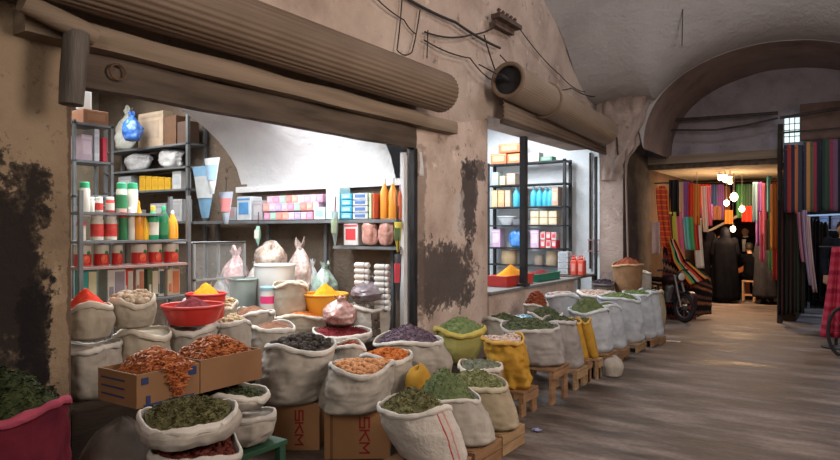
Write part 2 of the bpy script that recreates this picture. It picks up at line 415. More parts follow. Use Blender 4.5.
# second shutter
ra = on_x(508, 80, -3.40); rb = on_x(605, 132, -3.40)
t, q, ln = roll('roller_shutter', ra, rb, .212, 44, [steel_brown2], 'smoother tan roller shutter with an open round end above the second shop', 1.0, .022)
e = MB()
e.tube([q @ Vector((.194*math.cos(2*PI*i/40), .194*math.sin(2*PI*i/40), .0)) for i in range(40)], .026, 8, closed=True)
e.build('open_end_rim', steel_brown, t)
e = MB(); e.lathe([(.18, .02), (.175, .06), (.0, .05)], 32, rot=q, caps=False); e.lathe([(.03, -.2), (.03, .0)], 12, rot=q); e.lathe([(.008, -.7), (.008, -.2)], 8, rot=q)
e.build('axle_drum', black_steel, t)
e = MB(); e.tube([q @ Vector((.222*math.cos(2*PI*i/48), .222*math.sin(2*PI*i/48), 1.1)) for i in range(48)], .02, 8, closed=True); e.build('strap_ring', steel_brown, t)
# slatted curtain hanging below the roll
b = MB()
def slat(u, v):
    k = v*6; f = k-math.floor(k)
    return (-3.55+.022*math.sin(f*PI), 7.06+3.9*u, 3.26-.08*u-.31*v)
b.sheet(slat, 4, 56); o = b.build('shutter_curtain', M('curtain_steel', (.20,.15,.115), (.27,.21,.165), 3, .6, .1, 20, stretch=(1,.3,1)), sharp=2, solid=.01); o.parent = None
tag(o, 'narrow slatted steel shutter curtain hanging below the smoother roll', 'shutter')
b = MB(); b.box((-3.56, 9.0, 2.91), (.06, 3.9, .05)); 
tag(b.build('bottom_rail', wood_dark, bevel=.005), 'dark bottom bar of the shutter over the second shop', 'bar')

# ================================================================ END WALL: lintel, pipes, window, post
tag(beam('timber_lintel', '', 0, -1.15, 1.15, 0, .2, .15, wood_old), 'broad weathered timber lintel over the textile shop doorway', 'beam')
o = bpy.data.objects['timber_lintel']; o.rotation_euler.z = PI/2; o.location = (-2.25, 12.86, 2.92)
b = MB(); b.box((0, 0, 0), (2.3, .16, .10))
tag(b.build('door_head_board', wood_dark, loc=(-2.25, 12.9, 2.80), bevel=.01), 'dark board under the textile shop lintel', 'board')
p = on_y(780, 200, 12.75)
b = MB(); b.tube([(0,0,0), (.01,0,1.2), (0,.01,2.4), (.01,0,3.42)], [.045,.042,.042,.04], 10)
tag(b.build('timber_post', M('post_dark', (.03,.022,.018), (.06,.045,.036), 4, .85, .4, 30, stretch=(4,4,.5)), loc=(p.x, 12.72, 0)), 'tall dark timber post between the textile shop and the rug stall', 'post')
pipe_m = M('dark_pipe', (.03,.025,.024), (.06,.05,.045), 8, .6)
def cable(name, label, pts, r, cat='cable', mat=None, n=6, seg=10, sag=0):
    out = []
    P = [Vector(p) for p in pts]
    for i in range(len(P)-1):
        for k in range(seg):
            u = k/seg; q = P[i].lerp(P[i+1], u); q.z -= sag*4*u*(1-u); out.append(q)
    out.append(P[-1]); b = MB(); b.tube(out, r, n)
    return tag(b.build(name, mat or pipe_m), label, cat)
cable('conduit_pipe', 'upper dark conduit pipe crossing the wall above the textile shop', [on_y(646, 122, 12.6), on_y(778, 113, 12.6)], .028, 'pipe')
cable('conduit_pipe', 'lower bent conduit pipe crossing below the straight one', [on_y(661, 138, 12.6), on_y(662, 130, 12.6), on_y(716, 130, 12.6), on_y(748, 125, 12.6), on_y(778, 118, 12.6)], .018, 'pipe')
cable('conduit_pipe', 'thin dark pipe continuing over the rug stall top', [on_y(780, 118, 12.4), on_y(840, 108, 12.4), on_y(870, 104, 12.4)], .024, 'pipe')
cable('conduit_pipe', 'second thin pipe crossing in front of the bright little window', [on_y(780, 133, 12.3), on_y(840, 128, 12.3), on_y(870, 126, 12.3)], .016, 'pipe')
p0 = on_y(784, 118, 12.8); p1 = on_y(800, 142, 12.8)
b = MB(); cx, cz = (p0.x+p1.x)/2, (p0.z+p1.z)/2; w, h = p1.x-p0.x, p0.z-p1.z
b.box((cx, 12.84, cz), (w, .02, h))
o = struct(b.build('window_1', M('window_glow', (.75,.92,.95), emit=1.1), smooth=False))
b = MB()
for k in range(4): b.box((cx-w/2+w*k/3, 12.82, cz), (.012, .02, h))
for k in range(5): b.box((cx, 12.82, cz-h/2+h*k/4), (w, .02, .012))
f = b.build('window_frame', M('frame_grey', (.3,.33,.34), rough=.6), smooth=False); f.parent = o
# dark board above rugs
p0 = on_y(800, 104, 12.5); p1 = on_y(872, 136, 12.5)
b = MB(); b.box(((p0.x+p1.x)/2, 12.55, (p0.z+p1.z)/2), (p1.x-p0.x, .06, p0.z-p1.z))
tag(b.build('stall_fascia_board', M('brown_board', (.10,.065,.055), (.16,.10,.085), 4, .8, .3, 20), bevel=.01), 'dull brown board above the hanging striped rugs', 'board')
b = MB(); b.tube([on_y(783, 150, 12.25), on_y(872, 137, 12.25)], .03, 8)
tag(b.build('hanging_rail', wood_dark), 'dark rail that carries the striped rugs', 'rail')

# ---------------- wires and the insulator rack on the upper wall
wire_m = M('wire', (.035,.028,.024), rough=.8)
def wires(label, pts, r=.010, sag=.03, x=D+.05):
    return cable('electric_cable', label, [on_x(a, c, x) for a, c in pts], r, 'cable', wire_m, 5, 8, sag)
wires('thick cable running down across the upper pier to the second shutter end', [(396, -8), (455, 22), (500, 48)], .016, .02)
wires('cable running level under the insulator rack', [(425, 32), (470, 35), (505, 20)], .01, .04)
wires('cable looping from the ribbed shutter toward the round shutter end', [(424, 40), (470, 58), (492, 80)], .008, .03)
wires('loose cable hanging in a loop above the ribbed shutter', [(402, 0), (397, 50), (412, 52), (420, 10)], .007, .04)
wires('short cable end dangling above the ribbed shutter', [(428, 30), (427, 58)], .006, 0)
wires('cable slanting down the wall from the top of the frame', [(372, -6), (404, 20), (416, 34)], .007, .02)
wires('cable dropping from insulator rack to shutter end', [(484, 35), (497, 75)], .009, .02)
wires('long cable from the insulator rack along the far wall', [(515, 22), (560, 75), (585, 92)], .007, .05)
wires('wavy cable along the wall above the tan shutter', [(500, 55), (540, 85), (572, 88), (600, 96)], .008, .05, D+.12)
b = MB(); p = on_x(507, 18, D+.1)
t = thing('insulator_rack', 'rusty wall bracket with a row of small insulators high on the pier', 'bracket', p)
b = MB(); b.box((0, 0, -.05), (.12, .62, .05)); b.box((-.04, 0, -.10), (.04, .5, .10)); b.build('bracket_arm', M('rust_dark', (.06,.04,.035), (.12,.08,.06), 10, .8), t)
for k in range(5):
    b = MB(); b.lathe([(.022, -.03), (.03, 0), (.018, .02), (.028, .04), (.012, .06)], 10, (0, -.22+.11*k, 0)); b.build('insulator', M('brown_glaze', (.10,.06,.045), rough=.4), t)
# cable bracket in the corner
cable('corner_cable', 'bent cable frame on the wall where the tan shutter ends', [on_y(600, 112, 10.9), on_y(600, 88, 10.9), on_y(606, 81, 10.9), on_y(622, 90, 10.9), on_y(658, 86, 10.9)], .014, 'cable', wire_m)
cable('corner_cable', 'cable sloping down beside the corner stone to the shutter end', [on_y(600, 110, 10.85), on_y(616, 126, 10.85), on_y(618, 155, 10.85)], .014, 'cable', wire_m)
cable('corner_cable', 'vertical cable hanging down the far pier', [on_y(628, 100, 10.9), on_y(626, 180, 10.9), on_y(628, 258, 10.9)], .018, 'cable', M('cable_brown', (.2,.14,.12), rough=.8))
cable('vault_cable', 'thin cable hanging from the street vault with a knot at its end', [on_y(683, -6, 10.0), on_y(682, 46, 10.0)], .008, 'cable', wire_m)
b = MB(); b.ball(on_y(775, 28, 10.8), .035); tag(b.build('vault_hook', wire_m), 'small dark hook knob on the vault above the end arch', 'hook')

# ================================================================ SACKS AND HEAPS
def cloth(name, c, c2=None, rough=.9):
    key = 'sack_'+name
    if key in MATS: return MATS[key]
    c2 = c2 or tuple(y*.70 for y in c)
    m, n, l, b = nt(key); b.inputs['Roughness'].default_value = rough; b.inputs['Specular IOR Level'].default_value = .12
    t = n.new('ShaderNodeTexCoord')
    def N(sc, det, typ='FBM', dist=0):
        q = n.new('ShaderNodeTexNoise'); q.noise_type = typ; q.inputs['Scale'].default_value = sc; q.inputs['Detail'].default_value = det; q.inputs['Distortion'].default_value = dist
        l.new(t.outputs['Object'], q.inputs['Vector']); return q.outputs[0]
    r = ramp(n, [(.3, tuple(x*.80 for x in c2)), (.62, tuple(x*.84 for x in c)), (.8, tuple(x*.95 for x in c))]); l.new(N(7, 5, 'FBM', .4), r.inputs['Fac']); l.new(r.outputs[0], b.inputs['Base Color'])
    b1 = n.new('ShaderNodeBump'); b1.inputs['Strength'].default_value = .55; b1.inputs['Distance'].default_value = .018; l.new(N(8.5, 2, 'RIDGED_MULTIFRACTAL', .9), b1.inputs['Height'])
    b2 = n.new('ShaderNodeBump'); b2.inputs['Strength'].default_value = .3; b2.inputs['Distance'].default_value = .004; l.new(N(130, 3), b2.inputs['Height']); l.new(b1.outputs[0], b2.inputs['Normal']); l.new(b2.outputs[0], b.inputs['Normal'])
    MATS[key] = m
    return m
SK = {
 'white': cloth('white', (.50,.46,.41), (.38,.345,.30)), 'cream': cloth('cream', (.52,.46,.37), (.42,.36,.28)),
 'grey': cloth('grey', (.37,.345,.335), (.28,.26,.25)), 'dark': cloth('dark', (.20,.175,.16), (.13,.115,.105)),
 'maroon': cloth('maroon', (.17,.022,.04), (.11,.014,.03)), 'blue': cloth('blue', (.56,.60,.66), (.44,.48,.54)),
 'beige': cloth('beige', (.44,.37,.26), (.34,.28,.19)), 'yellow': cloth('yellow', (.55,.31,.05), (.42,.22,.03)),
 'lime': cloth('lime', (.48,.45,.16), (.40,.37,.12)), 'tan': cloth('tan', (.38,.30,.22), (.30,.235,.17)),
 'tanwood': cloth('tanwood', (.33,.19,.10), (.25,.14,.075)), 'palegreen': cloth('palegreen', (.50,.52,.42), (.4,.43,.33)),
}
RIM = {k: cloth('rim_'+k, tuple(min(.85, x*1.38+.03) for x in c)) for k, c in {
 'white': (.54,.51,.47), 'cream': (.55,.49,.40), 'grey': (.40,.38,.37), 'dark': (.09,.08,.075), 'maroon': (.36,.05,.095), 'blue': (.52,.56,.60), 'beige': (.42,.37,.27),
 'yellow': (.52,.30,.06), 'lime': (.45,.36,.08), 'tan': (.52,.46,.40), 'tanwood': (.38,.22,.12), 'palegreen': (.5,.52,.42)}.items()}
def striped_sack():
    m, n, l, b = nt('sack_red_lines'); b.inputs['Roughness'].default_value = .9; b.inputs['Specular IOR Level'].default_value = .1
    uv = n.new('ShaderNodeUVMap'); s = n.new('ShaderNodeSeparateXYZ'); l.new(uv.outputs[0], s.inputs[0])
    r = ramp(n, [(0, (.52,.485,.445)), (.930, (.40,.05,.05)), (.940, (.50,.46,.42)), (.962, (.55,.22,.2)), (.971, (.5,.46,.42))], 'CONSTANT'); l.new(s.outputs[0], r.inputs[0]); l.new(r.outputs[0], b.inputs['Base Color'])
    t = n.new('ShaderNodeTexCoord'); q = n.new('ShaderNodeTexNoise'); q.inputs['Scale'].default_value = 50; l.new(t.outputs['Object'], q.inputs[0])
    bp = n.new('ShaderNodeBump'); bp.inputs['Strength'].default_value = .5; bp.inputs['Distance'].default_value = .012; l.new(q.outputs[0], bp.inputs['Height']); l.new(bp.outputs[0], b.inputs['Normal'])
    return m
SK['striped'] = striped_sack(); RIM['striped'] = RIM['white']
def wob(a, sd): return 1+.035*math.sin(2*a+sd)+.028*math.sin(3*a+sd*2.3)+.016*math.sin(5*a+sd*1.7)
def zwob(a, sd): return .018*math.sin(2*a+sd*1.3)+.012*math.sin(3*a+sd*.7)
def make_sack(name, label, center, rx, ry, z0, zr, kind, sd, lean=(0, 0), cuff=.015, base=.86, bulge=1.05, top=1.0, cat='sack', group=None, wr=1.0, drop=0, closed=False):
    """An open sack: body (own mesh) under an Empty, and the turned-down rim as a part."""
    h = zr-z0
    t = thing(name, label, cat, (center[0], center[1], z0), 0, group)
    def rad(v):
        if v < .10: f = base*(.80+.20*math.sin(v/.10*PI/2))
        else:
            k = (v-.1)/.9; f = base+(bulge-base)*math.sin(min(1, k*1.7)*PI/2) if k < .59 else bulge+(top-bulge)*((k-.59)/.41)
        if closed and v > .5: f = base+(bulge-base)*1; f *= max(0, 1-((v-.5)/.5)**2.2)**.5
        return f
    def fn(u, v):
        a = 2*PI*u
        f = rad(v); w = 1+(wob(a, sd)-1)*v
        p = Vector((math.cos(a), math.sin(a), v*h*2.2))
        pl_f = 1-abs(2*((a*5.5/PI+1.1*nz(p, 1.3, sd)+.25*v) % 1)-1); wr_ = .085*nz(p, 1.5, sd)*(1-.5*v)+.05*nz((p.x, p.y, p.z*1.6), 3.4, sd+5)-.055*abs(nz((p.x*1.2, p.y*1.2, p.z*2.0), 4.5, sd+8))+.050*(pl_f**2-.4)*(max(0, v-.25)+.35*max(0, nz(p, 1.1, sd+11)))
        r_ = f*w+wr_*wr*(0 if v > .97 else 1)*(1 if not closed else (1-v)*.9+.1)
        k = (1-v)**1.2
        return (rx*r_*math.cos(a)+lean[0]*k, ry*r_*math.sin(a)+lean[1]*k, v*h+zwob(a, sd)*v - (0 if v > .1 else 0))
    b = MB(); NU = 60
    b.sheet(fn, NU, 34)
    b.sheet(lambda u, v: (lambda q: (lean[0]+(q[0]-lean[0])*(1-v), lean[1]+(q[1]-lean[1])*(1-v), q[2]))(fn(u, 0)), NU, 1)
    def inner(u, v):
        a = 2*PI*u; w = wob(a, sd)*(top-.04)
        if v < .5: return (rx*w*math.cos(a)*(1-.04*v*2), ry*w*math.sin(a)*(1-.04*v*2), h+zwob(a, sd)-.05*v*2-drop*v*2)
        k = 1-(v-.5)*2; return (rx*w*.96*math.cos(a)*k, ry*w*.96*math.sin(a)*k, h-.05-drop+zwob(a, sd)*k)
    if not closed: b.sheet(inner, NU, 6)
    b.build('sack_cloth', SK[kind], t, sharp=2)
    if cuff:
        b = MB()
        def rim(u, v):
            a = 2*PI*u; q = 2*PI*v; w = wob(a, sd)*top; c = cuff*1.0*(1+.6*nz((math.cos(a)*2, math.sin(a)*2, sd), 1.5, 9))
            rr = c*.62*math.cos(q)+c*.25*(1-math.sin(q)); zz = c*1.25*math.sin(q)-c*.9
            return ((rx*w+rr)*math.cos(a), (ry*w+rr)*math.sin(a), h+zwob(a, sd)+zz+.010*nz((math.cos(a)*3, math.sin(a)*3, sd), 1.8, 4))
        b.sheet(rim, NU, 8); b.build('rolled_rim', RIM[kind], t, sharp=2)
    return t
HC = {}
def heapmat(k):
    T = {'darkleaf': ((.018,.028,.012), (.07,.085,.035)), 'oregano': ((.07,.065,.025), (.19,.18,.085)), 'green': ((.10,.14,.05), (.21,.27,.12)),
     'vivid': ((.085,.115,.05), (.165,.205,.095)), 'greygreen': ((.11,.12,.085), (.22,.23,.17)), 'palegreen': ((.14,.16,.065), (.27,.28,.14)),
     'brownherb': ((.09,.085,.035), (.22,.21,.10)), 'deepgreen': ((.05,.065,.032), (.125,.145,.08)), 'redpow': ((.62,.03,.012), (.75,.07,.025)), 'darkred': ((.12,.015,.02), (.22,.03,.035)),
     'orangepow': ((.78,.28,.012), (.85,.38,.03)), 'purple': ((.07,.045,.065), (.17,.12,.15)), 'chunk': ((.40,.28,.18), (.62,.5,.38)), 'orange': ((.32,.07,.018), (.62,.22,.06)),
     'peach': ((.40,.17,.07), (.68,.38,.2)), 'limes': ((.018,.014,.013), (.10,.085,.075)), 'chili': ((.28,.045,.015), (.52,.14,.04)), 'brown': ((.13,.06,.035), (.26,.13,.08)),
     'redbrown': ((.19,.05,.025), (.32,.09,.045)), 'beige': ((.45,.34,.2), (.6,.48,.32)), 'beans': ((.42,.30,.25), (.62,.5,.44)), 'plum': ((.03,.02,.03), (.08,.06,.075)), 'darkchunk': ((.07,.014,.012), (.16,.04,.03))}
    a, c = T[k]
    return M('heap_'+k, a, c, 26, .9, .6, 120, dist=.008, spec=.15, detail=3)
def make_heap(name, label, center, rx, ry, z, mound, kind, style, sd, n=240, peak=(0, 0), cat='spice', size=1.0, over=None, bagr=.895):
    b = MB(); rr = random.Random(sd*13+5)
    ex = {'powder': 1.25, 'leaf': 1.5, 'chunk': 1.9}[style]
    def surf(x, y):                    # x,y in -1..1 of the heap's disc
        d = math.hypot(x, y); d2 = min(1, math.hypot(x-peak[0]*(1-d), y-peak[1]*(1-d)))
        rough = {'powder': .008, 'leaf': .020, 'chunk': .015}[style]
        a = math.atan2(y, x)
        zz = mound*max(0, 1-d2**ex)*(1-.0*d)
        return zz+zwob(a, sd)*d+rough*nz((x*3, y*3, sd), 1.8, sd)*(1-d**6)
    def P(x, y, dz=0):
        a = math.atan2(y, x); w = wob(a, sd)*bagr
        return Vector((rx*x*w, ry*y*w, surf(x, y)+dz))
    NU, NR = (40, 14)
    def fn(u, v):
        a = 2*PI*u; d = v
        return P(d*math.cos(a), d*math.sin(a))
    b.sheet(fn, NU, NR)
    if style == 'leaf':
        for k in range(int(n*1.7)):
            d = math.sqrt(rr.random())*.94; a = rr.uniform(0, 2*PI); p = P(d*math.cos(a), d*math.sin(a), .004)
            s = rr.uniform(.006, .014)*size; q = RZ(rr.uniform(0, 6.3)) @ RX(rr.uniform(-.9, .9)) @ RY(rr.uniform(-.9, .9))
            b.add([p+q @ Vector(v) for v in ((-s, 0, 0), (0, -s*.45, .002), (s, 0, 0), (0, s*.45, .002))], [(0, 1, 2, 3)])
    elif style == 'chunk':
        for k in range(n):
            d = math.sqrt(rr.random())*.93; a = rr.uniform(0, 2*PI); p = P(d*math.cos(a), d*math.sin(a), .006)
            s = rr.uniform(.009, .017)*size; q = RZ(rr.uniform(0, 6.3)) @ RX(rr.uniform(-1, 1))
            b.ball(p, (s*1.35, s, s*.8), 0, 6, 4, q)
    o = b.build(name, heapmat(kind), loc=(center[0], center[1], z), sharp=2)
    tag(o, label, cat, None, 'stuff')
    return o
crate_wood = M('crate_wood', (.19,.10,.05), (.33,.19,.10), 4, .8, .3, 30, stretch=(1,1,5))
crate_wood2 = M('crate_wood_pale', (.26,.16,.085), (.40,.26,.14), 4, .8, .3, 30, stretch=(1,1,5))
def make_stool(label, x, y, w, d, h, mat=None):
    t = thing('wooden_crate', label, 'crate', (x, y, 0)); mat = mat or (crate_wood if R.random() < .5 else crate_wood2)
    b = MB()
    for k in range(3): b.box((0, -d/2+d*(k+.5)/3, h-.0125), (w, d/3-.008, .025))
    b.build('top_boards', mat, t, False, bevel=.003)
    for sx in (-1, 1):
        for sy in (-1, 1):
            b = MB(); b.box((sx*(w/2-.03), sy*(d/2-.05), (h-.027)/2), (.03, .095, h-.027)); b.build('leg_board', mat, t, False, bevel=.003)
    for sx in (-1, 1):
        b = MB(); b.box((sx*(w/2-.006), 0, h-.027-.035), (.016, d*.98, .065)); b.build('side_rail', mat, t, False, bevel=.003)
    return t
def make_block(label, x, y, w, d, h, mat=None, rz=0, name='wooden_crate', z=0):
    t = thing(name, label, 'crate', (x, y, z), rz); mat = mat or crate_wood; b = MB()
    n = max(2, round(h/.09))
    for k in range(n):
        zz = h*(k+.5)/n; hh = h/n-.008
        for s in (-1, 1):
            b.box((s*(w/2-.008), 0, zz), (.016, d, hh)); b.box((0, s*(d/2-.008), zz), (w-.034, .016, hh))
    b.build('side_slats', mat, t, False, bevel=.002)
    b = MB(); b.box((0, 0, h-.006), (w-.036, d-.036, .012)); b.build('top_board', mat, t, False)
    for sx in (-1, 1):
        for sy in (-1, 1):
            b = MB(); b.box((sx*(w/2-.034), sy*(d/2-.034), h/2-.01), (.032, .032, h-.03)); b.build('corner_post', mat, t, False)
    return t
SP = {}
def S(key, px, X, rim, hw, z0, kind, label, heap=None, ry=None, lean=(0,0), sd=None, **kw):
    """px, rim: where the middle of the rim is in the photo on the plane x=X; hw its half width; z0 what it stands on."""
    p = on_x(px, rim, X); r = pxw(hw, p); sd = sd or (len(SP)*1.37+.4)
    ryy = r if ry is None else ry
    SP[key] = (p, r, ryy, z0)
    cuff = kw.get('cuff', .015); top = kw.get('top', 1)
    nm = kw.pop('name', 'grain_sack'); cat = kw.pop('cat', 'sack')
    make_sack(nm, label, p, r-cuff*.6, ryy-cuff*.6, z0, p.z, kind, sd, lean, cat=cat, **kw)
    if heap:
        hk, st, mound, hl = heap[:4]; o = heap[4] if len(heap) > 4 else {}
        make_heap(o.pop('name', 'spice_heap'), hl, p, (r-cuff*.6)*top, (ryy-cuff*.6)*top, p.z-.014-kw.get('drop', 0), mound, hk, st, sd, **o)
    return p
# --- near group
S('maroon', 3, -2.9, 404, 60, 0, 'maroon', 'large maroon sack in front of the soot-stained pier, rim turned out',
  ('darkleaf', 'leaf', .15, 'dark green dried leaves heaped in the maroon sack', dict(name='dried_leaf_heap', n=700, cat='herb', size=1.2)), cuff=.015, top=1.0)
S('dark', 122, -3.05, 420, 41, 0, 'dark', 'dark grey slumped sack on the ground below the chilli box', None, cuff=0, name='slumped_sack', wr=1.3, bulge=1.08, closed=True)
b = MB()
S('under', 197, -2.5, 446, 45, .06, 'white', 'white sack showing a strip of dark red chunks, lower of two stacked', ('darkchunk', 'chunk', .0, 'dark red chunks seen between two stacked white sacks', dict(n=260, size=.9)), lean=(-.02, .02), cuff=.015)
pu = SP['under'][0]
S('herbs', 188, -2.55, 414, 47, pu.z+.035, 'white', 'open white sack of coarse olive herbs with crumpled rim, top of its stack',
  ('oregano', 'leaf', .085, 'coarse olive green dried herbs in the white sack before the chilli boxes', dict(name='dried_herb_heap', n=800, cat='herb')), lean=(0, 0), base=1.0, bulge=1.12, wr=1.6)
make_block('low slatted crate under the two stacked white sacks beside the maroon sack', -2.5, SP['under'][0].y, .36, .36, .058)
p2 = on_x(240, 413, -2.95)
S('under2', 240, -2.95, 413, 34, .385, 'white', 'bulging white sack, lower of two under the plain cardboard box', None, cuff=.015, wr=1.5, bulge=1.1, drop=-.03, lean=(.0, .0))
S('green2', 235, -2.98, 391, 33, p2.z+.035, 'white', 'shallow white sack holding dark green stuff directly below the plain cardboard box',
  ('deepgreen', 'leaf', .0, 'dark green dried herb under the plain cardboard box', dict(name='dried_herb_heap', cat='herb', n=300)), base=.9, cuff=.015, drop=.0)
gm = M('green_paint', (.03,.09,.05), (.02,.06,.035), 6, .5)
t = thing('metal_stand', 'dark green low stand under the two stacked sacks beside the lettered boxes', 'stand', (-2.95, SP['under2'][0].y, 0))
b = MB(); b.box((0, 0, .365), (.38, .38, .03)); b.build('stand_top', gm, t, False, bevel=.004)
for sx in (-1, 1):
    for sy in (-1, 1): b = MB(); b.box((sx*.16, sy*.16, .175), (.045, .045, .348)); b.build('leg', gm, t, False, bevel=.004)
# --- cardboard boxes with letters
card = M('cardboard', (.36,.185,.085), (.42,.225,.11), 3, .85, .15, 15)
card_d = M('cardboard_edge', (.20,.10,.045), (.25,.13,.06), 3, .85)
red_ink = M('red_ink', (.34,.03,.03), rough=.8)
blue_ink = M('blue_ink', (.03,.045,.12), rough=.8)
SEG = {'S': [(1,1,0,1),(0,1,0,.5),(0,.5,1,.5),(1,.5,1,0),(1,0,0,0)], 'K': [(0,0,0,1),(0,.5,1,1),(.25,.6,1,0)], 'M': [(0,0,0,1),(0,1,.5,.4),(.5,.4,1,1),(1,1,1,0)], 'X': [(0,0,1,1),(0,1,1,0)]}
def letters(b, txt, org, rt, up, w, h, gap, th, nrm):
    """stroke letters on a panel: rt and up are unit vectors of the writing"""
    for k, ch in enumerate(txt):
        o = org+rt*(k*(w+gap))
        for x0, y0, x1, y1 in SEG[ch]:
            a = o+rt*(x0*w)+up*(y0*h); c = o+rt*(x1*w)+up*(y1*h); d = (c-a).normalized(); s = d.cross(nrm)*th/2; a = a-d*th*.4; c = c+d*th*.4
            b.add([a-s, c-s, c+s, a+s], [(0,1,2,3)])
def carton(label, c, w, d, h, rz, txt=None, z=0):
    """closed carton: local -y is the face toward the street"""
    t = thing('cardboard_box', label, 'cardboard box', (c[0], c[1], z), rz)
    b = MB(); b.box((0, 0, h/2), (w, d, h)); b.build('carton_shell', card, t, False, bevel=.006)
    b = MB()
    for s in (-1, 1): b.box((0, s*d*.255, h+.002), (w-.006, d*.48, .004))
    b.build('top_flap', card_d, t, False)
    if txt:
        b = MB(); y = -d/2-.003
        letters(b, txt, Vector((w*.04, y, h*.84)), Vector((0, 0, -1)), Vector((1, 0, 0)), h*.20, w*.14, h*.055, .013, Vector((0, -1, 0)))
        b.build('printed_letters', red_ink, t, False)
    b = MB(); b.box((-w*.39, -d/2-.0015, h/2), (.02, .003, h*.98)); b.build('edge_tape', card_d, t, False)
    return t
pl_ = on_x(303, 345, -3.42); pn = on_x(360, 365, -2.93)
BH = .345
carton('cardboard box with red letters under the sack of black dried limes', (pl_.x-.06, pl_.y+.0), .38, .30, BH, .60, 'SKM')
carton('cardboard box with red letters under the sack of peach-coloured nuts', (pn.x-.06, pn.y+.06), .46, .32, BH, .62, 'SKM')
S('limes', 301, -3.42, 343, 36, BH+.005, 'white', 'pale sack of black dried limes slumping toward the street',
  ('limes', 'chunk', .05, 'black dried limes in the pale slumping sack', dict(n=95, size=2.0, cat='dried limes', name='dried_lime_heap')), lean=(-.075, -.055), base=1.0, bulge=1.10, wr=1.5)
S('nuts', 362, -2.89, 364, 34, BH+.005, 'white', 'white sack of peach-coloured nuts on a lettered box, sagging to one side',
  ('peach', 'chunk', .03, 'peach-coloured nuts in the sagging white sack', dict(n=260, size=1.1, cat='nuts', name='nut_heap', peak=(.2,.2))), lean=(-.06, -.05), base=1.05, bulge=1.10, wr=1.5)
# --- low row on flat boxes
ZB = .155
xs = [('striped', 414, -2.34, 404, 39, 'striped', 'white sack with two thin red lines running down its side', ('brownherb', 'leaf', .10, 'brownish green herb in the red-lined white sack', dict(n=700, cat='herb', name='dried_herb_heap', peak=(-.1,.3)))),
      ('vivid', 447, -2.36, 394, 35, 'white', 'white sack beside the red-lined one, its herb piled to a sharp green peak', ('vivid', 'leaf', .185, 'sharp bright green peak of ground herb', dict(n=500, cat='herb', name='dried_herb_heap', size=.7, peak=(-.15,0)))),
      ('pale', 474, -2.37, 381, 33, 'beige', 'beige sack of pale green herb between the peaked sack and the tall tan one', ('palegreen', 'leaf', .09, 'pale yellowish green herb in the beige sack', dict(n=600, cat='herb', name='dried_herb_heap')))]
for k, px, X, rim, hw, kd, lb, hp in xs:
    S(k, px, X, rim, hw, ZB, kd, lb, hp, ry=.205, lean=(.12, .06), base=.95, bulge=1.06, wr=.9)
S('tan', 481, -2.63, 365, 23, .10, 'tan', 'tall straight tan sack with a thin white rim and grey-green powder', ('greygreen', 'leaf', .06, 'grey-green crushed herb in the tall tan sack', dict(n=400, size=.6, cat='herb', name='dried_herb_heap')), ry=.19, base=.98, bulge=1.03, cuff=.02, wr=.6, lean=(.03, 0))
ys = [SP[k][0].y for k in ('striped', 'vivid', 'pale')]
make_block('flat reddish crate under the white sack with red lines', -2.27, ys[0]+.03, .44, .40, ZB-.003, crate_wood)
make_block('flat crate below the sack with the sharp green peak', -2.27, ys[1]+.05, .42, .38, ZB-.003, crate_wood)
make_block('flat crate below the beige sack of pale herb', -2.28, ys[2]+.06, .42, .36, ZB-.003, crate_wood2)
make_block('lowest flat crate, under the tall tan sack', -2.62, SP['tan'][0].y+.0, .34, .34, .097, crate_wood2)
# --- second row in front of the first shop and middle pier
RAISE = .27
make_block('low slatted platform crate before the doorway under the purple flower sack', -3.40, 4.86, .50, .60, RAISE, wood_dark)
make_block('low slatted crate under the sack of orange dried fruit', -3.12, 4.13, .34, .36, RAISE-.01, wood_dark)
make_block('low slatted crate at the foot of the blotched pier', -3.28, 5.62, .40, .40, RAISE+.02, wood_dark)
S('purple', 408, -3.40, 338, 36, RAISE+.003, 'white', 'wide pale sack of purple dried flowers leaning toward the pier', ('purple', 'leaf', .13, 'purple dried flowers heaped in the wide pale sack', dict(n=700, cat='dried flowers', name='dried_flower_heap')), lean=(.15, .12), base=.72, bulge=1.0)
S('orange', 386, -3.12, 354, 26, RAISE-.007, 'white', 'white sack of orange dried fruit behind the nut sack', ('orange', 'chunk', .045, 'orange dried fruit pieces in the sack behind the nuts', dict(n=260, size=1.0, cat='dried fruit', name='dried_fruit_heap')))
S('lime', 460, -3.28, 328, 25, RAISE+.023, 'lime', 'yellow-green sack tub with an ochre rim at the foot of the blotched pier', ('green', 'leaf', .12, 'soft green ground herb in the yellow-green tub', dict(n=450, size=.7, cat='herb', name='dried_herb_heap')), base=.72, bulge=.95, cuff=.02, wr=.4)
S('smallyellow', 419, -2.78, 366, 13, .26, 'yellow', 'small yellow sack wedged behind the sack with red lines', None, cuff=0, bulge=1.1, base=1.0, wr=1.2, closed=True)
make_block('small dark crate under the small yellow sack', -2.78, SP['smallyellow'][0].y, .2, .2, .257, wood_dark)
S('smallwhite', 348, -3.47, 344, 20, .26, 'white', 'small white sack with a narrow dark opening, between dried limes and orange fruit', ('redbrown', 'leaf', .0, 'dark reddish leaf in the small narrow sack', dict(n=200)), ry=.13, wr=1.2)
make_block('small dark crate under the small narrow sack', -3.47, SP['smallwhite'][0].y, .24, .22, .257, wood_dark)
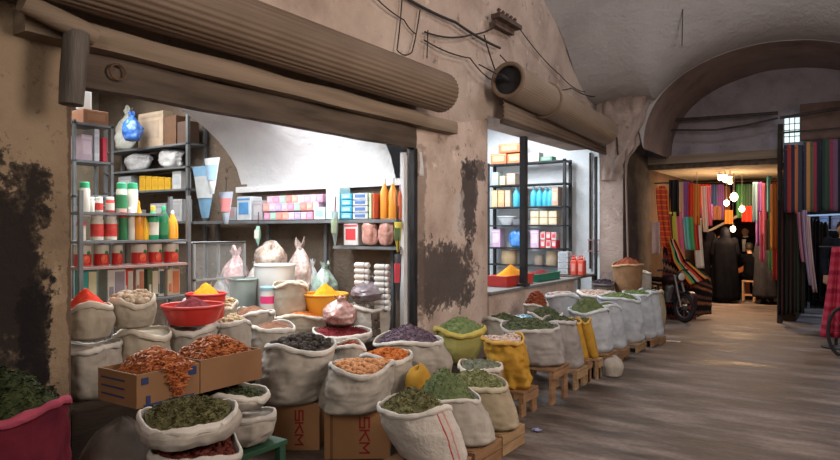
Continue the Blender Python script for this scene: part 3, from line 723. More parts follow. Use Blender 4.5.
# --- street row along the second shop, each on its own stand
row = [
 ('yellow', 503, -2.60, 338, 22, .22, 'yellow', 'orange-yellow woven sack with a ragged rim, hanging over its stand', ('beans', 'chunk', .02, 'pale chunks at the mouth of the orange-yellow woven sack', dict(n=160)), .19, 2.2),
 ('grey', 529, -2.60, 326, 29, .33, 'grey', 'wide light grey sack of dark herb beside the orange-yellow one', ('deepgreen', 'leaf', .09, 'dark greyish green herb in the wide grey sack', dict(n=500, cat='herb', name='dried_herb_heap')), .25, 1),
 ('grey2', 559, -2.55, 320, 17, .20, 'grey', 'narrow light grey sack between the wide grey and the two thin yellow ones', ('deepgreen', 'leaf', .06, 'dark green herb in the narrow grey sack', dict(n=300, cat='herb', name='dried_herb_heap')), .19, 1),
 ('thin1', 573, -2.50, 320, 8, .24, 'yellow', 'thin yellow sack touching the narrow grey one', ('oregano', 'leaf', .02, 'olive herb in the thin yellow sack by the grey one', dict(n=60, cat='herb', name='dried_herb_heap')), .085, .6),
 ('thin2', 584, -2.46, 319, 7, .22, 'yellow', 'thin yellow sack touching the pale blue one with a green cone', ('oregano', 'leaf', .02, 'olive herb in the thin yellow sack by the blue one', dict(n=60, cat='herb', name='dried_herb_heap')), .08, .6),
 ('bluecone', 588, -2.66, 309, 20, .17, 'blue', 'pale blue-white sack topped by a bright green cone', ('vivid', 'leaf', .16, 'bright green cone of herb in the pale blue sack', dict(n=400, size=.7, cat='herb', name='dried_herb_heap')), .22, .8),
 ('blue2', 606, -2.62, 305, 15, .13, 'blue', 'pale blue-white sack next to the one with the bright green cone', ('green', 'leaf', .03, 'green herb in the blue-white sack after the green cone', dict(n=200, cat='herb', name='dried_herb_heap')), .18, .8),
 ('wide', 618, -2.66, 297, 21, .12, 'blue', 'widest pale blue-white sack of the far end, level green fill', ('green', 'leaf', .07, 'level green herb in the widest far blue-white sack', dict(n=300, cat='herb', name='dried_herb_heap')), .22, .7),
 ('far1', 637, -2.55, 293, 14, .11, 'blue', 'blue-white sack just past the widest far one', ('green', 'leaf', .05, 'green herb just past the widest far sack', dict(n=200, cat='herb', name='dried_herb_heap')), .17, .7),
 ('far2', 648, -2.47, 291, 10, .10, 'blue', 'narrow blue-white sack, last before the rounded beige one', ('greygreen', 'leaf', .04, 'grey-green herb in the last narrow blue-white sack', dict(n=150, cat='herb', name='dried_herb_heap')), .13, .7),
]
for k, px, X, rim, hw, z0, kd, lb, hp, ryv, wr in row:
    S(k, px, X, rim, hw, z0+.003, kd, lb, hp, ry=ryv, lean=(.09, .05), base=.92, bulge=1.05, wr=wr*1.3, cuff=.015 if hw > 9 else .012)
    p, r, ryy, _ = SP[k]
    make_stool('wooden stand under the '+{'yellow':'orange-yellow woven sack','grey':'wide grey sack','grey2':'narrow grey sack','thin1':'thin yellow sack by the grey one','thin2':'thin yellow sack by the blue one','bluecone':'sack with the green cone','blue2':'blue sack after the green cone','wide':'widest blue-white sack','far1':'sack past the widest one','far2':'last narrow blue-white sack'}[k],
               X+.10, p.y+.05, max(.14, min(.42, 1.5*r)), max(.13, min(.40, 1.7*ryy)), z0)
p = on_x(657, 293, -2.46); p.y = SP['far2'][0].y+.36
make_sack('grain_sack', 'rounded beige sack closing the row near the motorbike', (-2.46, p.y, 0), .13, .15, .0, .70, 'beige', 31, cuff=.02, base=.8, bulge=1.15, top=.8)
make_heap('spice_heap', 'beige meal in the rounded sack near the motorbike', (-2.46, p.y, 0), .095, .11, .67, .03, 'beige', 'powder', 31)
p = on_x(601, 362, -2.28)
make_sack('grain_sack', 'small white sack on the ground below the pale blue ones', (-2.23, p.y+.25, 0), .10, .12, .0, .20, 'white', 33, cuff=0, base=.95, bulge=1.1, closed=True)
# --- second row along the second shop
def R2(key, px, X, rim, hw, z0, kd, lb, hp, under=None, **kw):
    S(key, px, X, rim, hw, z0, kd, lb, hp, **kw); p, r, ryy, _ = SP[key]
    if under: make_block(under, X, p.y, min(.5, 1.5*r), min(.5, 1.5*ryy), z0-.003, wood_dark)
R2('back1', 503, -3.15, 318, 20, .25, 'white', 'white sack of dark herb behind the orange-yellow woven sack', ('deepgreen', 'leaf', .06, 'dark herb in the white sack behind the orange-yellow one', dict(n=300, cat='herb', name='dried_herb_heap')), 'dark crate under the white sack behind the orange-yellow one')
R2('back2', 545, -3.05, 314, 17, .25, 'white', 'white sack of deep green herb behind the narrow grey sack', ('deepgreen', 'leaf', .10, 'deep green herb behind the narrow grey sack', dict(n=300, cat='herb', name='dried_herb_heap')), 'dark crate under the sack of deep green herb')
R2('basin1', 597, -3.15, 292, 19, .35, 'white', 'broad white tub of pinkish beans behind the pale blue sacks', ('beans', 'chunk', .03, 'pinkish beans in the broad white tub', dict(n=200, size=1.0, cat='beans')), 'dark crate under the broad white bean tub', base=.75, bulge=.95, wr=.1, cuff=.018, name='plastic_tub', cat='tub')
R2('basin2', 562, -3.3, 294, 17, .4, 'blue', 'pale blue-white basin of beans in front of the second shop counter', ('beans', 'chunk', .02, 'beans in the pale blue-white basin', dict(n=150, cat='beans')), 'dark crate under the pale blue-white bean basin', base=.75, bulge=.95, wr=.1, cuff=.018, name='plastic_tub', cat='tub')
R2('brownheap', 536, -3.32, 304, 12, .4, 'white', 'small sack of red-brown dried pods before the counter', ('redbrown', 'chunk', .16, 'red-brown dried pods piled high before the counter', dict(n=160, size=1.4, cat='dried pods')), 'dark crate under the small sack of red-brown pods')
R2('plum', 603, -3.35, 283, 11, .55, 'dark', 'dark sack of plum-coloured fruit at the second shop jamb', ('plum', 'chunk', .06, 'plum-coloured dried fruit at the second shop jamb', dict(n=120, cat='dried fruit')), 'dark crate under the sack of plum-coloured fruit')
R2('barrel', 628, -3.02, 264, 15, .52, 'tanwood', 'brown basket-like tub standing high against the far pier', ('redbrown', 'leaf', .12, 'red-brown spice piled in the brown tub by the far pier', dict(n=300, size=.8)), 'tall dark crate under the brown tub by the far pier', base=.78, bulge=.95, wr=.15, cuff=.016, name='spice_tub', cat='tub', ry=.2)
R2('whitefar', 644, -2.86, 272, 7, .45, 'white', 'slim white sack standing beside the brown basket-like tub', ('beige', 'powder', .02, 'beige powder in the slim white sack by the brown tub'), 'crate under the slim white sack by the brown tub', cuff=.012)
b = MB(); p = on_x(522, 309, -3.05)
def bagsheet(u, v):
    a = 2*PI*u; r = v
    return (.20*r*math.cos(a), .16*r*math.sin(a), .05*(1-r*r)+.03*nz((r*2*math.cos(a), r*2*math.sin(a), 0), 2, 2))
b.sheet(bagsheet, 28, 8)
o = b.build('plastic_sheet', M('blue_plastic', (.10,.30,.46), (.2,.45,.6), 6, .35, spec=.5), loc=(-3.1, SP['back1'][0].y+.36, .60), solid=.006); tag(o, 'crumpled light blue plastic sheet lying among the herb sacks', 'plastic sheet')
make_block('dark crate under the light blue plastic sheet', -3.1, SP['back1'][0].y+.36, .26, .22, .575, wood_dark)

# ================================================================ OPEN BOXES OF CHILLIES
def open_box(name, label, c, w, d, h, z, marks=False):
    """open topped box; w along the street (y), d across (x)"""
    t = thing(name, label, 'cardboard box', (c[0], c[1], z)); b = MB(); th = .012
    b.box((d/2-th/2, 0, h/2), (th, w, h)); b.box((-d/2+th/2, 0, h/2), (th, w, h))
    for s in (-1, 1): b.box((0, s*(w/2-th/2), h/2), (d-2*th, th, h))
    b.box((0, 0, .006), (d-2*th, w-2*th, .012)); b.build('box_walls', M('cardboard_brown', (.205,.105,.05), (.26,.14,.07), 3, .85, .15, 15), t, False)
    if marks:
        b = MB(); x = d/2+.0025
        b.box((x, -w*.38, h*.78), (.003, w*.10, h*.20)); b.box((x, w*.33, h*.80), (.003, w*.22, h*.26)); b.box((x, -w*.33, h*.2), (.003, w*.06, h*.24)); b.box((x, w*.0, h*.04), (.003, w*.8, h*.06))
        for k in range(3): b.box((-d*.1, -w/2-.002, h*(.25+.25*k)), (d*.6, .003, h*.05))
        b.build('printed_mark', blue_ink, t, False)
    return t
XF = -2.92
a = on_x(136, 392, XF); c_ = on_x(200, 376, XF); e_ = on_x(262, 362, XF)
z1 = a.z-.085
open_box('cardboard_box', 'open box with blue printed marks and red chillies spilling over its front', (XF-.17, (a.y+c_.y)/2), c_.y-a.y-.006, .34, .165, z1, True)
open_box('cardboard_box', 'plain brown open box filled with dried chillies, beside the blue-marked one', (XF-.16, (c_.y+e_.y)/2), e_.y-c_.y-.006, .32, .175, z1+.0, False)
def chili_heap(name, label, c, hx, hy, z, mound, seed, n, spill=None):
    b = MB(); rr = random.Random(seed)
    b.sheet(lambda u, v: (hx*(2*u-1), hy*(2*v-1), (mound*(1-max(abs(2*u-1), abs(2*v-1))**2)*(1+.3*nz((u*4, v*4, seed), 1)))), 14, 14)
    for k in range(n):
        if spill and rr.random() < .3:
            u = rr.gauss(0, .24); s = rr.random(); p = Vector((hx+.035+.012*rr.random(), hy*spill+u*hy, .085+.0-.17*s*(1-min(1, abs(u)*1.5)))); 
            if abs(u) > .6: continue
        else:
            u, v = rr.uniform(-1, 1), rr.uniform(-1, 1); p = Vector((hx*u*.97, hy*v*.97, mound*(1-max(abs(u), abs(v))**2)+.014+rr.uniform(0, .02)))
        L = rr.uniform(.017, .032); q = RZ(rr.uniform(0, 6.3)) @ RX(rr.uniform(-.7, .7))
        pts = [p+q @ Vector((-L, 0, 0)), p+q @ Vector((-L*.3, L*.22, .004)), p+q @ Vector((L*.4, L*.2, .002)), p+q @ Vector((L, -.002, 0))]
        b.tube(pts, [.003, .0078, .0065, .002], 5)
    o = b.build(name, [M('heap_chili_red', (.22,.04,.014), (.60,.22,.07), 38, .55, spec=.4)], loc=(c[0], c[1], z)); tag(o, label, 'chillies', None, 'stuff'); return o
chili_heap('chili_heap', 'red-orange dried chillies spilling over the front of the blue-marked box', (XF-.17, (a.y+c_.y)/2+.03), .14, (c_.y-a.y)/2-.05, z1+.10, .115, 3, 1000, .1)
chili_heap('chili_heap', 'orange dried chillies heaped in the plain box', (XF-.16, (c_.y+e_.y)/2), .13, (e_.y-c_.y)/2-.03, z1+.11, .12, 4, 700)
b = MB(); hz_ = z1-.004
t = thing('low_table', 'plain dark wooden table carrying the open chilli boxes', 'table', (XF-.25, (a.y+c_.y)/2, 0))
b.box((-.03, .33, hz_-.0125), (.22, .56, .022)); b.build('table_top', wood_dark, t, False, bevel=.003)
for sx in (-.12, .06):
    for sy in (.12, .48): b = MB(); b.box((sx, sy, (hz_-.026)/2), (.03, .05, hz_-.026)); b.build('leg', wood_dark, t, False)

# ================================================================ SHOP ONE: display platform, stacked sacks, tubs
b = MB(); t = thing('display_platform', 'broad wooden display platform inside the spice shop doorway, covered with sacks', 'platform', (-4.45, 3.64, 0))
b.box((.24, 0, .535), (.82, 3.3, .03)); b.build('deck', wood_dark, t, False)
b = MB(); b.box((.63, 0, .26), (.03, 3.26, .52)); b.build('front_board', wood_dark, t, False)
for sy in (-1.6, 0, 1.6):
    for sx in (-.14, .56): b = MB(); b.box((sx, sy, .26), (.05, .05, .518)); b.build('leg', wood_dark, t, False)
b = MB(); t = thing('display_platform', 'higher wooden platform at the back of the spice shop under the tubs and bags', 'platform', (-5.45, 4.85, 0))
b.box((0, 0, .73), (1.5, .85, .04)); b.box((0, -.41, .60), (1.5, .03, .2)); b.build('deck', wood_dark, t, False)
for sx in (-.7, .7):
    for sy in (-.36, .36): b = MB(); b.box((sx, sy, .355), (.06, .06, .708)); b.build('leg', wood_dark, t, False)
ZP = .553
S('redlow', 92, -4.0, 344, 27, ZP, 'white', 'white sack under the bright red powder sack, edge turned down', None, cuff=.015, drop=-.03, wr=1.3)
S('red', 88, -4.0, 304, 22, SP['redlow'][0].z+.036, 'cream', 'cream sack filled with bright red powder next to the soot-stained pier', ('redpow', 'powder', .11, 'bright red powder in the sack next to the soot-stained pier', dict(peak=(-.3, 0))), base=.95, bulge=1.15)
S('creamlow', 142, -4.0, 331, 27, ZP, 'cream', 'creased cream sack, lower of two before the tomato tins', None, cuff=.015, drop=-.03, wr=1.4)
S('cream', 133, -4.0, 299, 22, SP['creamlow'][0].z+.036, 'cream', 'cream sack of pale broken chunks in front of the tomato tins', ('chunk', 'chunk', .05, 'pale broken chunks in the cream sack before the tins', dict(n=120, size=1.8)), base=.9, bulge=1.08)
S('underred', 193, -3.98, 326, 25, ZP, 'white', 'white sack standing under the red plastic tub', None, cuff=.02, drop=-.02)
redpl = M('red_plastic', (.50,.028,.022), (.58,.04,.03), 4, .35, spec=.5)
orgpl = M('orange_plastic', (.70,.30,.025), (.75,.36,.04), 4, .4, spec=.5)
whpl = M('white_plastic', (.70,.70,.69), (.62,.62,.61), 4, .4, spec=.5)
grpl = M('greygreen_plastic', (.30,.36,.34), (.26,.32,.30), 4, .45, spec=.5)
def tub(name, label, p, r, z0, h, mat, heap=None, sd=1, base=.74, ex=1, ey=1):
    t = thing(name, label, 'tub', (p[0], p[1], z0)); b = MB()
    b.lathe([(r*base*.6, 0), (r*base, 0), (r*base*1.03, .01), (r*.985, h*.93), (r*.985, h)], 36, ex=ex, ey=ey, caps=False)
    b.lathe([(r*.93, h), (r*.93*.95, h-.04), (.0005, h-.045)], 36, ex=ex, ey=ey, caps=False); b.lathe([(.0005, 0), (r*base*.6, 0)], 36, ex=ex, ey=ey, caps=False)
    b.build('tub_wall', mat, t, sharp=2)
    b = MB(); b.tube([(r*.985*math.cos(2*PI*i/40)*ex, r*.985*math.sin(2*PI*i/40)*ey, h) for i in range(40)], .012, 8, closed=True); b.build('tub_rim', mat, t, sharp=2)
    if heap:
        o = MB(); k, lb, mound = heap[:3]
        make_heap('spice_heap', lb, (p[0], p[1], 0), r*.80*ex, r*.80*ey, z0+h-.034, mound, k, heap[3] if len(heap) > 3 else 'powder', sd, n=150)
    return t
p = on_x(193, 306, -3.98); r = pxw(30, p)
tub('plastic_tub', 'large red plastic tub of dark red powder on a white sack', p, r, SP['underred'][0].z+.02, p.z-SP['underred'][0].z-.015, redpl, ('darkred', 'dark red powder coned in the large red tub', .10), 3)
p = on_x(206, 294, -4.55); r = pxw(19, p)
tub('plastic_tub', 'smaller red tub behind, coned with orange-yellow powder', p, r, ZP, p.z-ZP, redpl, ('orangepow', 'orange-yellow powder cone in the smaller red tub', .13), 4, base=.7)
def S1(key, px, X, rim, hw, kd, lb, hp=None, z0=ZP, **kw): return S(key, px, X, rim, hw, z0, kd, lb, hp, **kw)
S1('c1', 233, -3.92, 321, 18, 'white', 'small white sack of tan flakes beside the large red tub', ('beige', 'chunk', .05, 'tan flakes in the small sack beside the large red tub', dict(n=140, size=1.0)))
S1('c2', 272, -3.98, 326, 22, 'white', 'white sack of brown ground spice directly behind the dried limes', ('brown', 'powder', .05, 'brown ground spice behind the dried limes'))
S1('c3', 342, -3.95, 331, 29, 'white', 'white sack of dark red dried fruit with a filled plastic bag on top', ('darkred', 'leaf', .05, 'dark red dried fruit beneath the filled plastic bag', dict(n=240)), z0=ZP)
S1('c4', 255, -4.45, 311, 20, 'white', 'white sack of brown spice behind the tan flakes', ('brown', 'powder', .06, 'brown spice mound behind the tan flakes'))
S1('c5', 300, -4.50, 314, 27, 'cream', 'wide cream sack of orange-red powder in the middle of the platform', ('orange', 'powder', .04, 'orange-red powder in the wide cream sack'))
S1('c6', 224, -4.55, 303, 13, 'cream', 'cream sack of yellowish flakes right behind the large red tub', ('beige', 'chunk', .05, 'yellowish flakes right behind the large red tub', dict(n=100)))
S1('bigwhite', 369, -4.08, 305, 23, 'white', 'tall flat-topped white sack at the doorway post, folded closed', None, ry=.17, top=1.0, bulge=1.03, base=.97, drop=-.04, wr=.6)
# plastic bags
def plas(name, c, c2, a): return M('plastic_'+name, c, c2, 26, .22, .3, 22, alpha=a, spec=.6)
def bag(name, label, p, r, h, mat, z0, knot=True, sd=1, ex=1, ey=1, cat='plastic bag', fill=None):
    t = thing(name, label, cat, (p[0], p[1], z0)); b = MB()
    PR = [(0, .0), (.02, .62), (.10, .88), (.30, 1.0), (.52, .92), (.70, .66), (.82, .34), (.88, .15), (1.0, .34)] if knot else [(0, .0), (.02, .62), (.10, .88), (.32, 1.0), (.6, .95), (.8, .74), (.93, .42), (1.0, .0)]
    def fn(u, v):
        a = 2*PI*u
        for i in range(len(PR)-1):
            if v <= PR[i+1][0]: f = (v-PR[i][0])/(PR[i+1][0]-PR[i][0]); k = PR[i][1]*(1-f)+PR[i+1][1]*f; break
        q = (math.cos(a)*1.3, math.sin(a)*1.3, v*2.2)
        n_ = 1+.30*nz(q, 1.2, sd)+.16*nz(q, 3.1, sd+2)+.07*nz(q, 7, sd+4)+(.16*math.sin(a*5+sd)*max(0, (v-.6)*2.5) if knot else 0)
        top = 1+.16*nz((math.cos(a), math.sin(a), sd), 1.5, 3)*v
        lean = .25*r*math.sin(sd*3.1)*v*v
        return (r*k*n_*math.cos(a)*ex+lean, r*k*n_*math.sin(a)*ey, h*(v if knot else math.sin(v*PI/2))*top)
    b.sheet(fn, 30, 26); b.build('bag_film', mat, t, sharp=2)
    if knot:
        b = MB(); b.tube([(.2*r*math.cos(a)*ex+.19*r*math.sin(sd*3.1), .2*r*math.sin(a)*ey, h*.875) for a in [i*PI/6 for i in range(12)]], .007, 6, closed=True)
        b.build('bag_tie', mat, t)
    return t
z = SP['c3'][0].z+.05
p = on_x(337, 318, -3.97); p.y = SP['c3'][0].y
bag('plastic_bag', 'clear plastic bag of reddish dried fruit lying on the dark red sack', p, .15, .26, plas('red', (.30,.10,.08), (.55,.38,.35), .96), z+.006, sd=2)
p = on_x(370, 292, -4.08); p.y = SP['bigwhite'][0].y
bag('plastic_bag', 'dark grey-purple plastic bag on the flat-topped white sack', p, .19, .24, plas('darkgrey', (.12,.12,.13), (.26,.19,.22), .98), SP['bigwhite'][0].z+.036, sd=3)
# things on the higher platform (all stand on the higher deck)
ZH = .753
def BG(px, X, wpx, top, label, mat, sd, **kw):
    p = on_x(px, top, X); r = pxw(wpx, p); return bag('plastic_bag', label, p, r, max(.14, p.z-ZH), mat, ZH, sd=sd, **kw)
BG(272, -5.45, 19, 246, 'clear plastic bag with tan contents behind the white tub', plas('tan', (.34,.22,.15), (.56,.50,.46), .97), 4, ey=.7, knot=False)
BG(298, -5.15, 17, 240, 'clear plastic bag with pinkish brown contents, highest of the bags at the back', plas('tan2', (.40,.25,.20), (.58,.52,.50), .97), 15, ey=.6)
BG(324, -4.85, 13, 262, 'green-tinted plastic bag at the back of the spice shop', plas('green', (.22,.36,.28), (.46,.55,.52), .97), 5)
BG(236, -6.0, 15, 250, 'pinkish plastic bag near the glass showcase', plas('pink', (.5,.26,.27), (.56,.46,.46), .97), 6)
BG(256, -5.75, 10, 262, 'small whitish plastic bag between the pinkish bag and the white tub', plas('w3', (.46,.42,.38), (.58,.55,.52), .98), 8)
BG(312, -5.0, 9, 262, 'greyish plastic bag slumped next to the green-tinted one', plas('g3', (.38,.38,.38), (.52,.52,.53), .98), 9, ey=.7)
p = on_x(275, 265, -5.05); r = pxw(20, p)
tub('plastic_tub', 'white square-shouldered tub of brown spice on the higher platform', p, r, ZH, p.z-ZH, whpl, ('brown', 'brown spice in the white tub on the higher platform', .02), 7, base=.88)
p = on_x(290, 283, -4.66); r = pxw(18, p)
make_sack('grain_sack', 'beige sack with its top rolled flat in front of the white tub', p, r, r*.9, ZH if p.y > 4.44 else ZP, p.z, 'cream', 41, cuff=.015, base=.95, bulge=1.02, wr=.4, drop=.0)
make_heap('spice_heap', 'pale meal in the beige rolled-top sack', p, r*.85, r*.77, p.z-.035, .02, 'beige', 'powder', 41)
p = on_x(325, 294, -4.42); r = pxw(23, p)
tub('plastic_tub', 'orange-yellow tub with a cone of orange powder', p, r, (ZH if p.y > 4.44 else ZP), p.z-(ZH if p.y > 4.44 else ZP), orgpl, ('orangepow', 'cone of orange powder in the orange-yellow tub', .14), 8, base=.72)
p = on_x(243, 279, -5.2); r = pxw(14, p)
tub('plastic_bucket', 'grey-green lidless bucket left of the white tub'.replace('left of', 'beside'), p, r, ZP if p.y < 4.43 else ZH, p.z-(ZP if p.y < 4.43 else ZH), grpl, None, base=.8)
p = on_x(268, 287, -4.8); r = pxw(7.5, p); zb = ZH if p.y > 4.43 else ZP
t = thing('spice_pail', 'small white pail with a pink band and blue-grey lid', 'pail', (p.x, p.y, zb)); b = MB(); h = max(.15, p.z-zb)
b.lathe([(r*.9, 0), (r, h*.45, 0), (r, h*.45, 1), (r*1.0, h*.7, 1), (r, h*.7, 0), (r, h*.9, 0)], 20); b.build('pail_wall', [whpl, M('pink_band', (.75,.06,.22), rough=.5)], t)
b = MB(); b.lathe([(r*1.06, h*.9), (r*1.06, h), (r*.9, h*1.02)], 20); b.build('lid', M('bluegrey_lid', (.25,.42,.5), rough=.5), t)
# table under items that landed between the platforms
# ---------------- tin rack near the pier
tin_red = M('tin_red', (.48,.02,.018), (.56,.03,.025), 20, .35, spec=.5); tin_pale = M('tin_pale', (.60,.57,.50), (.52,.5,.44), 20, .4, spec=.5)
tin_met = M('tin_metal', (.55,.54,.52), rough=.35, metal=.8); leafgreen = M('print_green', (.04,.22,.09), rough=.5); tom = M('print_tomato', (.62,.05,.03), (.75,.16,.08), 30, .4)
shelf_pink = M('shelf_edge', (.42,.27,.25), (.34,.22,.2), 5, .6); shelf_dark = M('shelf_steel', (.13,.14,.15), (.19,.2,.21), 5, .5, metal=.2)
XR = -5.0
ya = on_x(72, 265, XR).y; yb = on_x(180, 264, XR).y; zA = on_x(125, 264.5, XR).z; zB = on_x(125, 299, XR).z; zC = on_x(125, 240, XR).z
t = thing('display_rack', 'narrow steel rack of tins and sauce bottles just inside the near pier', 'rack', (XR, (ya+yb)/2, 0))
for sx in (-.14, .12):
    for sy in (-1, 1): b = MB(); b.box((sx, sy*(yb-ya)/2, .95), (.03, .03, 1.9)); b.build('post', shelf_dark, t, False)
for zz, m_ in ((zA, shelf_pink), (zB, shelf_dark), (zC, shelf_dark), (.62, shelf_dark)):
    b = MB(); b.box((-.02, 0, zz-.012), (.30, yb-ya+.02, .02)); b.build('shelf', m_, t, False, bevel=.002)
def make_tin(name, label, p, r, h, group, mats):
    t = thing(name, label, 'tin', p, 0, group); b = MB()
    b.lathe([(r*.97, 0, 0), (r, .004, 0), (r, .006, 1), (r, h*.58, 1), (r, h*.58, 2), (r, h-.006, 2), (r, h-.004, 0), (r*.97, h, 0)], 20)
    b.build('tin_body', mats, t)
    b = MB(); b.ball((r*.96, -.1*r, h*.34), (.012, r*.5, h*.22), 0, 10, 8); b.ball((r*.92, r*.25, h*.62), (.012, r*.3, h*.1), 1, 8, 6); b.build('label_print', [tom, leafgreen], t)
    return t
n = 6; hh = (on_x(125, 244, XR).z-zA)
t0 = None
for k, px in enumerate((82.5, 101, 117, 139, 155, 171)):
    p = on_x(px, 264, XR+.02); r = pxw((9,8,6,8.5,7.5,8)[k], p)*.88; lab = 'red and white tomato tin on the pink shelf edge, %s from the pier' % ORD[k]
    make_tin('tomato_tin', lab, (XR+.02, p.y, zA), r, hh, 'tomato tins along the pink shelf edge', [tin_met, tin_red, tin_pale])
# large square tins below
sq = [(86, 9, (.05,.33,.30), (.62,.58,.36)), (112, 11, (.55,.52,.47), (.26,.22,.26)), (126, 6, (.60,.06,.05), (.58,.55,.48)), (138, 5, (.62,.58,.5), (.5,.2,.12)), (150, 7, (.09,.13,.07), (.55,.5,.4)), (158, 5, (.56,.54,.50), (.06,.09,.09)), (170, 8, (.55,.47,.36), (.55,.18,.08))]
words_ = ['teal and yellow', 'grey-white printed', 'red-fronted', 'cream and rust', 'dark green', 'white with a black stripe', 'tan and orange']
for k, (px, hw, c1, c2) in enumerate(sq):
    p = on_x(px, 299, XR+.02); w = pxw(hw, p)*1.75; h = on_x(px, 268, XR+.02).z-zB
    t = thing('square_tin', words_[k]+' large square tin on the shelf under the tomato tins', 'tin', (XR+.02, p.y, zB)); b = MB()
    b.box((0, 0, h/2-.004), (w*.9, w, h-.008)); b.build('tin_body', M('tinA%d' % k, c1, tuple(x*.85 for x in c1), 12, .4), t, False, bevel=.006)
    b = MB(); b.box((w*.45+.002, w*.16, h*.5), (.004, w*.5, h*.8)); b.box((w*.45+.003, -w*.3, h*.3), (.004, w*.2, h*.3)); b.build('label_print', M('tinB%d' % k, c2, tuple(x*.8 for x in c2), 12, .5), t, False)
    b = MB(); b.lathe([(w*.2, h-.008), (w*.2, h+.004), (w*.1, h+.004)], 14); b.build('cap', tin_met, t)
# bottles and jars above
def bottle(name, label, p, r, h, body, cap, group=None, cat='bottle', shape='sauce', band=None):
    t = thing(name, label, cat, p, 0, group); b = MB()
    if shape == 'sauce': pr = [(r*.85, 0), (r, .01), (r*.96, h*.45), (r*.8, h*.6), (r*.42, h*.78), (r*.3, h*.86)]; ct, cr = h, .30
    elif shape == 'jar': pr = [(r*.9, 0), (r, .006), (r, h*.74), (r*.86, h*.80)]; ct, cr = h, .92
    elif shape == 'jug': pr = [(r*.9, 0), (r, .01), (r, h*.62), (r*.75, h*.75), (r*.36, h*.84), (r*.36, h*.88)]; ct, cr = h, .42
    else: pr = [(r*.9, 0), (r, .01), (r, h*.66), (r*.5, h*.80), (r*.34, h*.86)]; ct, cr = h, .4
    b.lathe(pr, 18); b.build('bottle_body', body, t)
    zc = pr[-1][1]; b = MB(); b.lathe([(r*cr, zc), (r*cr, ct-.004 if shape != 'sauce' else zc+(ct-zc)*.5), (r*cr*(.85 if shape != 'sauce' else .3), ct)], 14); b.build('cap', cap, t)
    if band is not None:
        b = MB(); b.lathe([(r*1.01, h*.14), (r*1.012, h*.52 if shape != 'jar' else h*.6)], 18, caps=False); b.build('label_band', band, t)
    return t
org = M('bottle_orange', (.80,.30,.02), (.85,.36,.03), 5, .3, spec=.5); grn = M('bottle_green', (.02,.30,.13), (.03,.36,.17), 5, .3, spec=.5); dgr = M('bottle_darkgreen', (.015,.14,.06), rough=.3, spec=.5)
whc = M('cap_white', (.75,.76,.74), rough=.4); grc = M('cap_green', (.05,.4,.2), rough=.4); redb = M('label_red', (.58,.035,.035), (.68,.1,.08), 25, .5); mayo = M('mayo', (.66,.64,.56), (.72,.70,.62), 4, .35, spec=.5)
ylw = M('bottle_yellow', (.84,.50,.03), rough=.35, spec=.5); pinkp = M('hot_pink', (.80,.10,.26), rough=.5)
items = [(97, 240, 213, 6.5, 'jar', mayo, whc, redb, 'white jar with red label on the sauce shelf, touching its twin'), (110.5, 240, 213, 6.5, 'jar', mayo, whc, redb, 'white jar with red label on the sauce shelf, next to the narrow green jar'),
 (123, 238, 212, 4.5, 'jar', leafgreen, redb, None, 'narrow green jar with a red cap on the sauce shelf'), (131, 239, 208, 4, 'jar', mayo, whc, None, 'slim plain cream jar before the orange squeeze bottle'),
 (138.5, 241, 200, 5, 'sauce', org, org, None, 'tall orange squeeze bottle with a pointed tip'), (145, 241, 213, 4, 'sauce', ylw, ylw, None, 'short yellow squeeze bottle half hidden by the green one'),
 (153, 241, 206, 6, 'bottle', grn, ylw, mayo, 'green bottle with a pale label and yellow cap'), (163.5, 241, 206, 5.5, 'bottle', dgr, grc, leafgreen, 'dark green bottle with a green cap'), (172.5, 242, 210, 6, 'sauce', org, whc, None, 'orange bottle with white cap at the end of the sauce shelf'),
 (81, 240, 222, 5, 'jar', mayo, pinkp, None, 'cream jar with a pink lid next to the pier')]
for px, pb, pt, hw, sh, bd, cp, bn, lb in items:
    p = on_x(px, pb, XR+.03); h = on_x(px, pt, XR+.03).z-zC
    bottle('sauce_bottle' if sh != 'jar' else 'sauce_jar', lb, (XR+.03, p.y, zC), pxw(hw, p)*.92, h, bd, cp, None, 'bottle' if sh != 'jar' else 'jar', sh, bn)
zD = on_x(110, 212.5, XR).z
b = MB(); b.box((-.02, -.13, zD-.012), (.26, .74, .02)); o = b.build('shelf', shelf_dark, bpy.data.objects['display_rack'], False); 
o.location = (0, 0, 0)
for px, pt, hw, bd, cp, bn, lb in [(84.5, 182, 5.5, mayo, grc, None, 'tall white jar with a green lid in the top row by the pier'), (99, 197, 4, mayo, whc, redb, 'small jar with white lid in the top row'), (110, 197, 4.5, redb, whc, mayo, 'small red jar with white lid in the top row'), (121.5, 183, 5.5, mayo, grc, leafgreen, 'taller white jar with green lid and green band'), (132.5, 183, 5.5, mayo, grc, None, 'taller white jar with green lid, last of the top row'), (91, 197, 3.6, mayo, whc, None, 'plain cream jar in the top row')]:
    p = on_x(px, 212, XR+.0); h = on_x(px, pt, XR).z-zD
    bottle('sauce_jar', lb, (XR, p.y, zD), pxw(hw, p)*.92, h, bd, cp, None, 'jar', 'jar', bn)
# pink packet on end, pink paddle
p = on_x(76.5, 215, XR+.03)
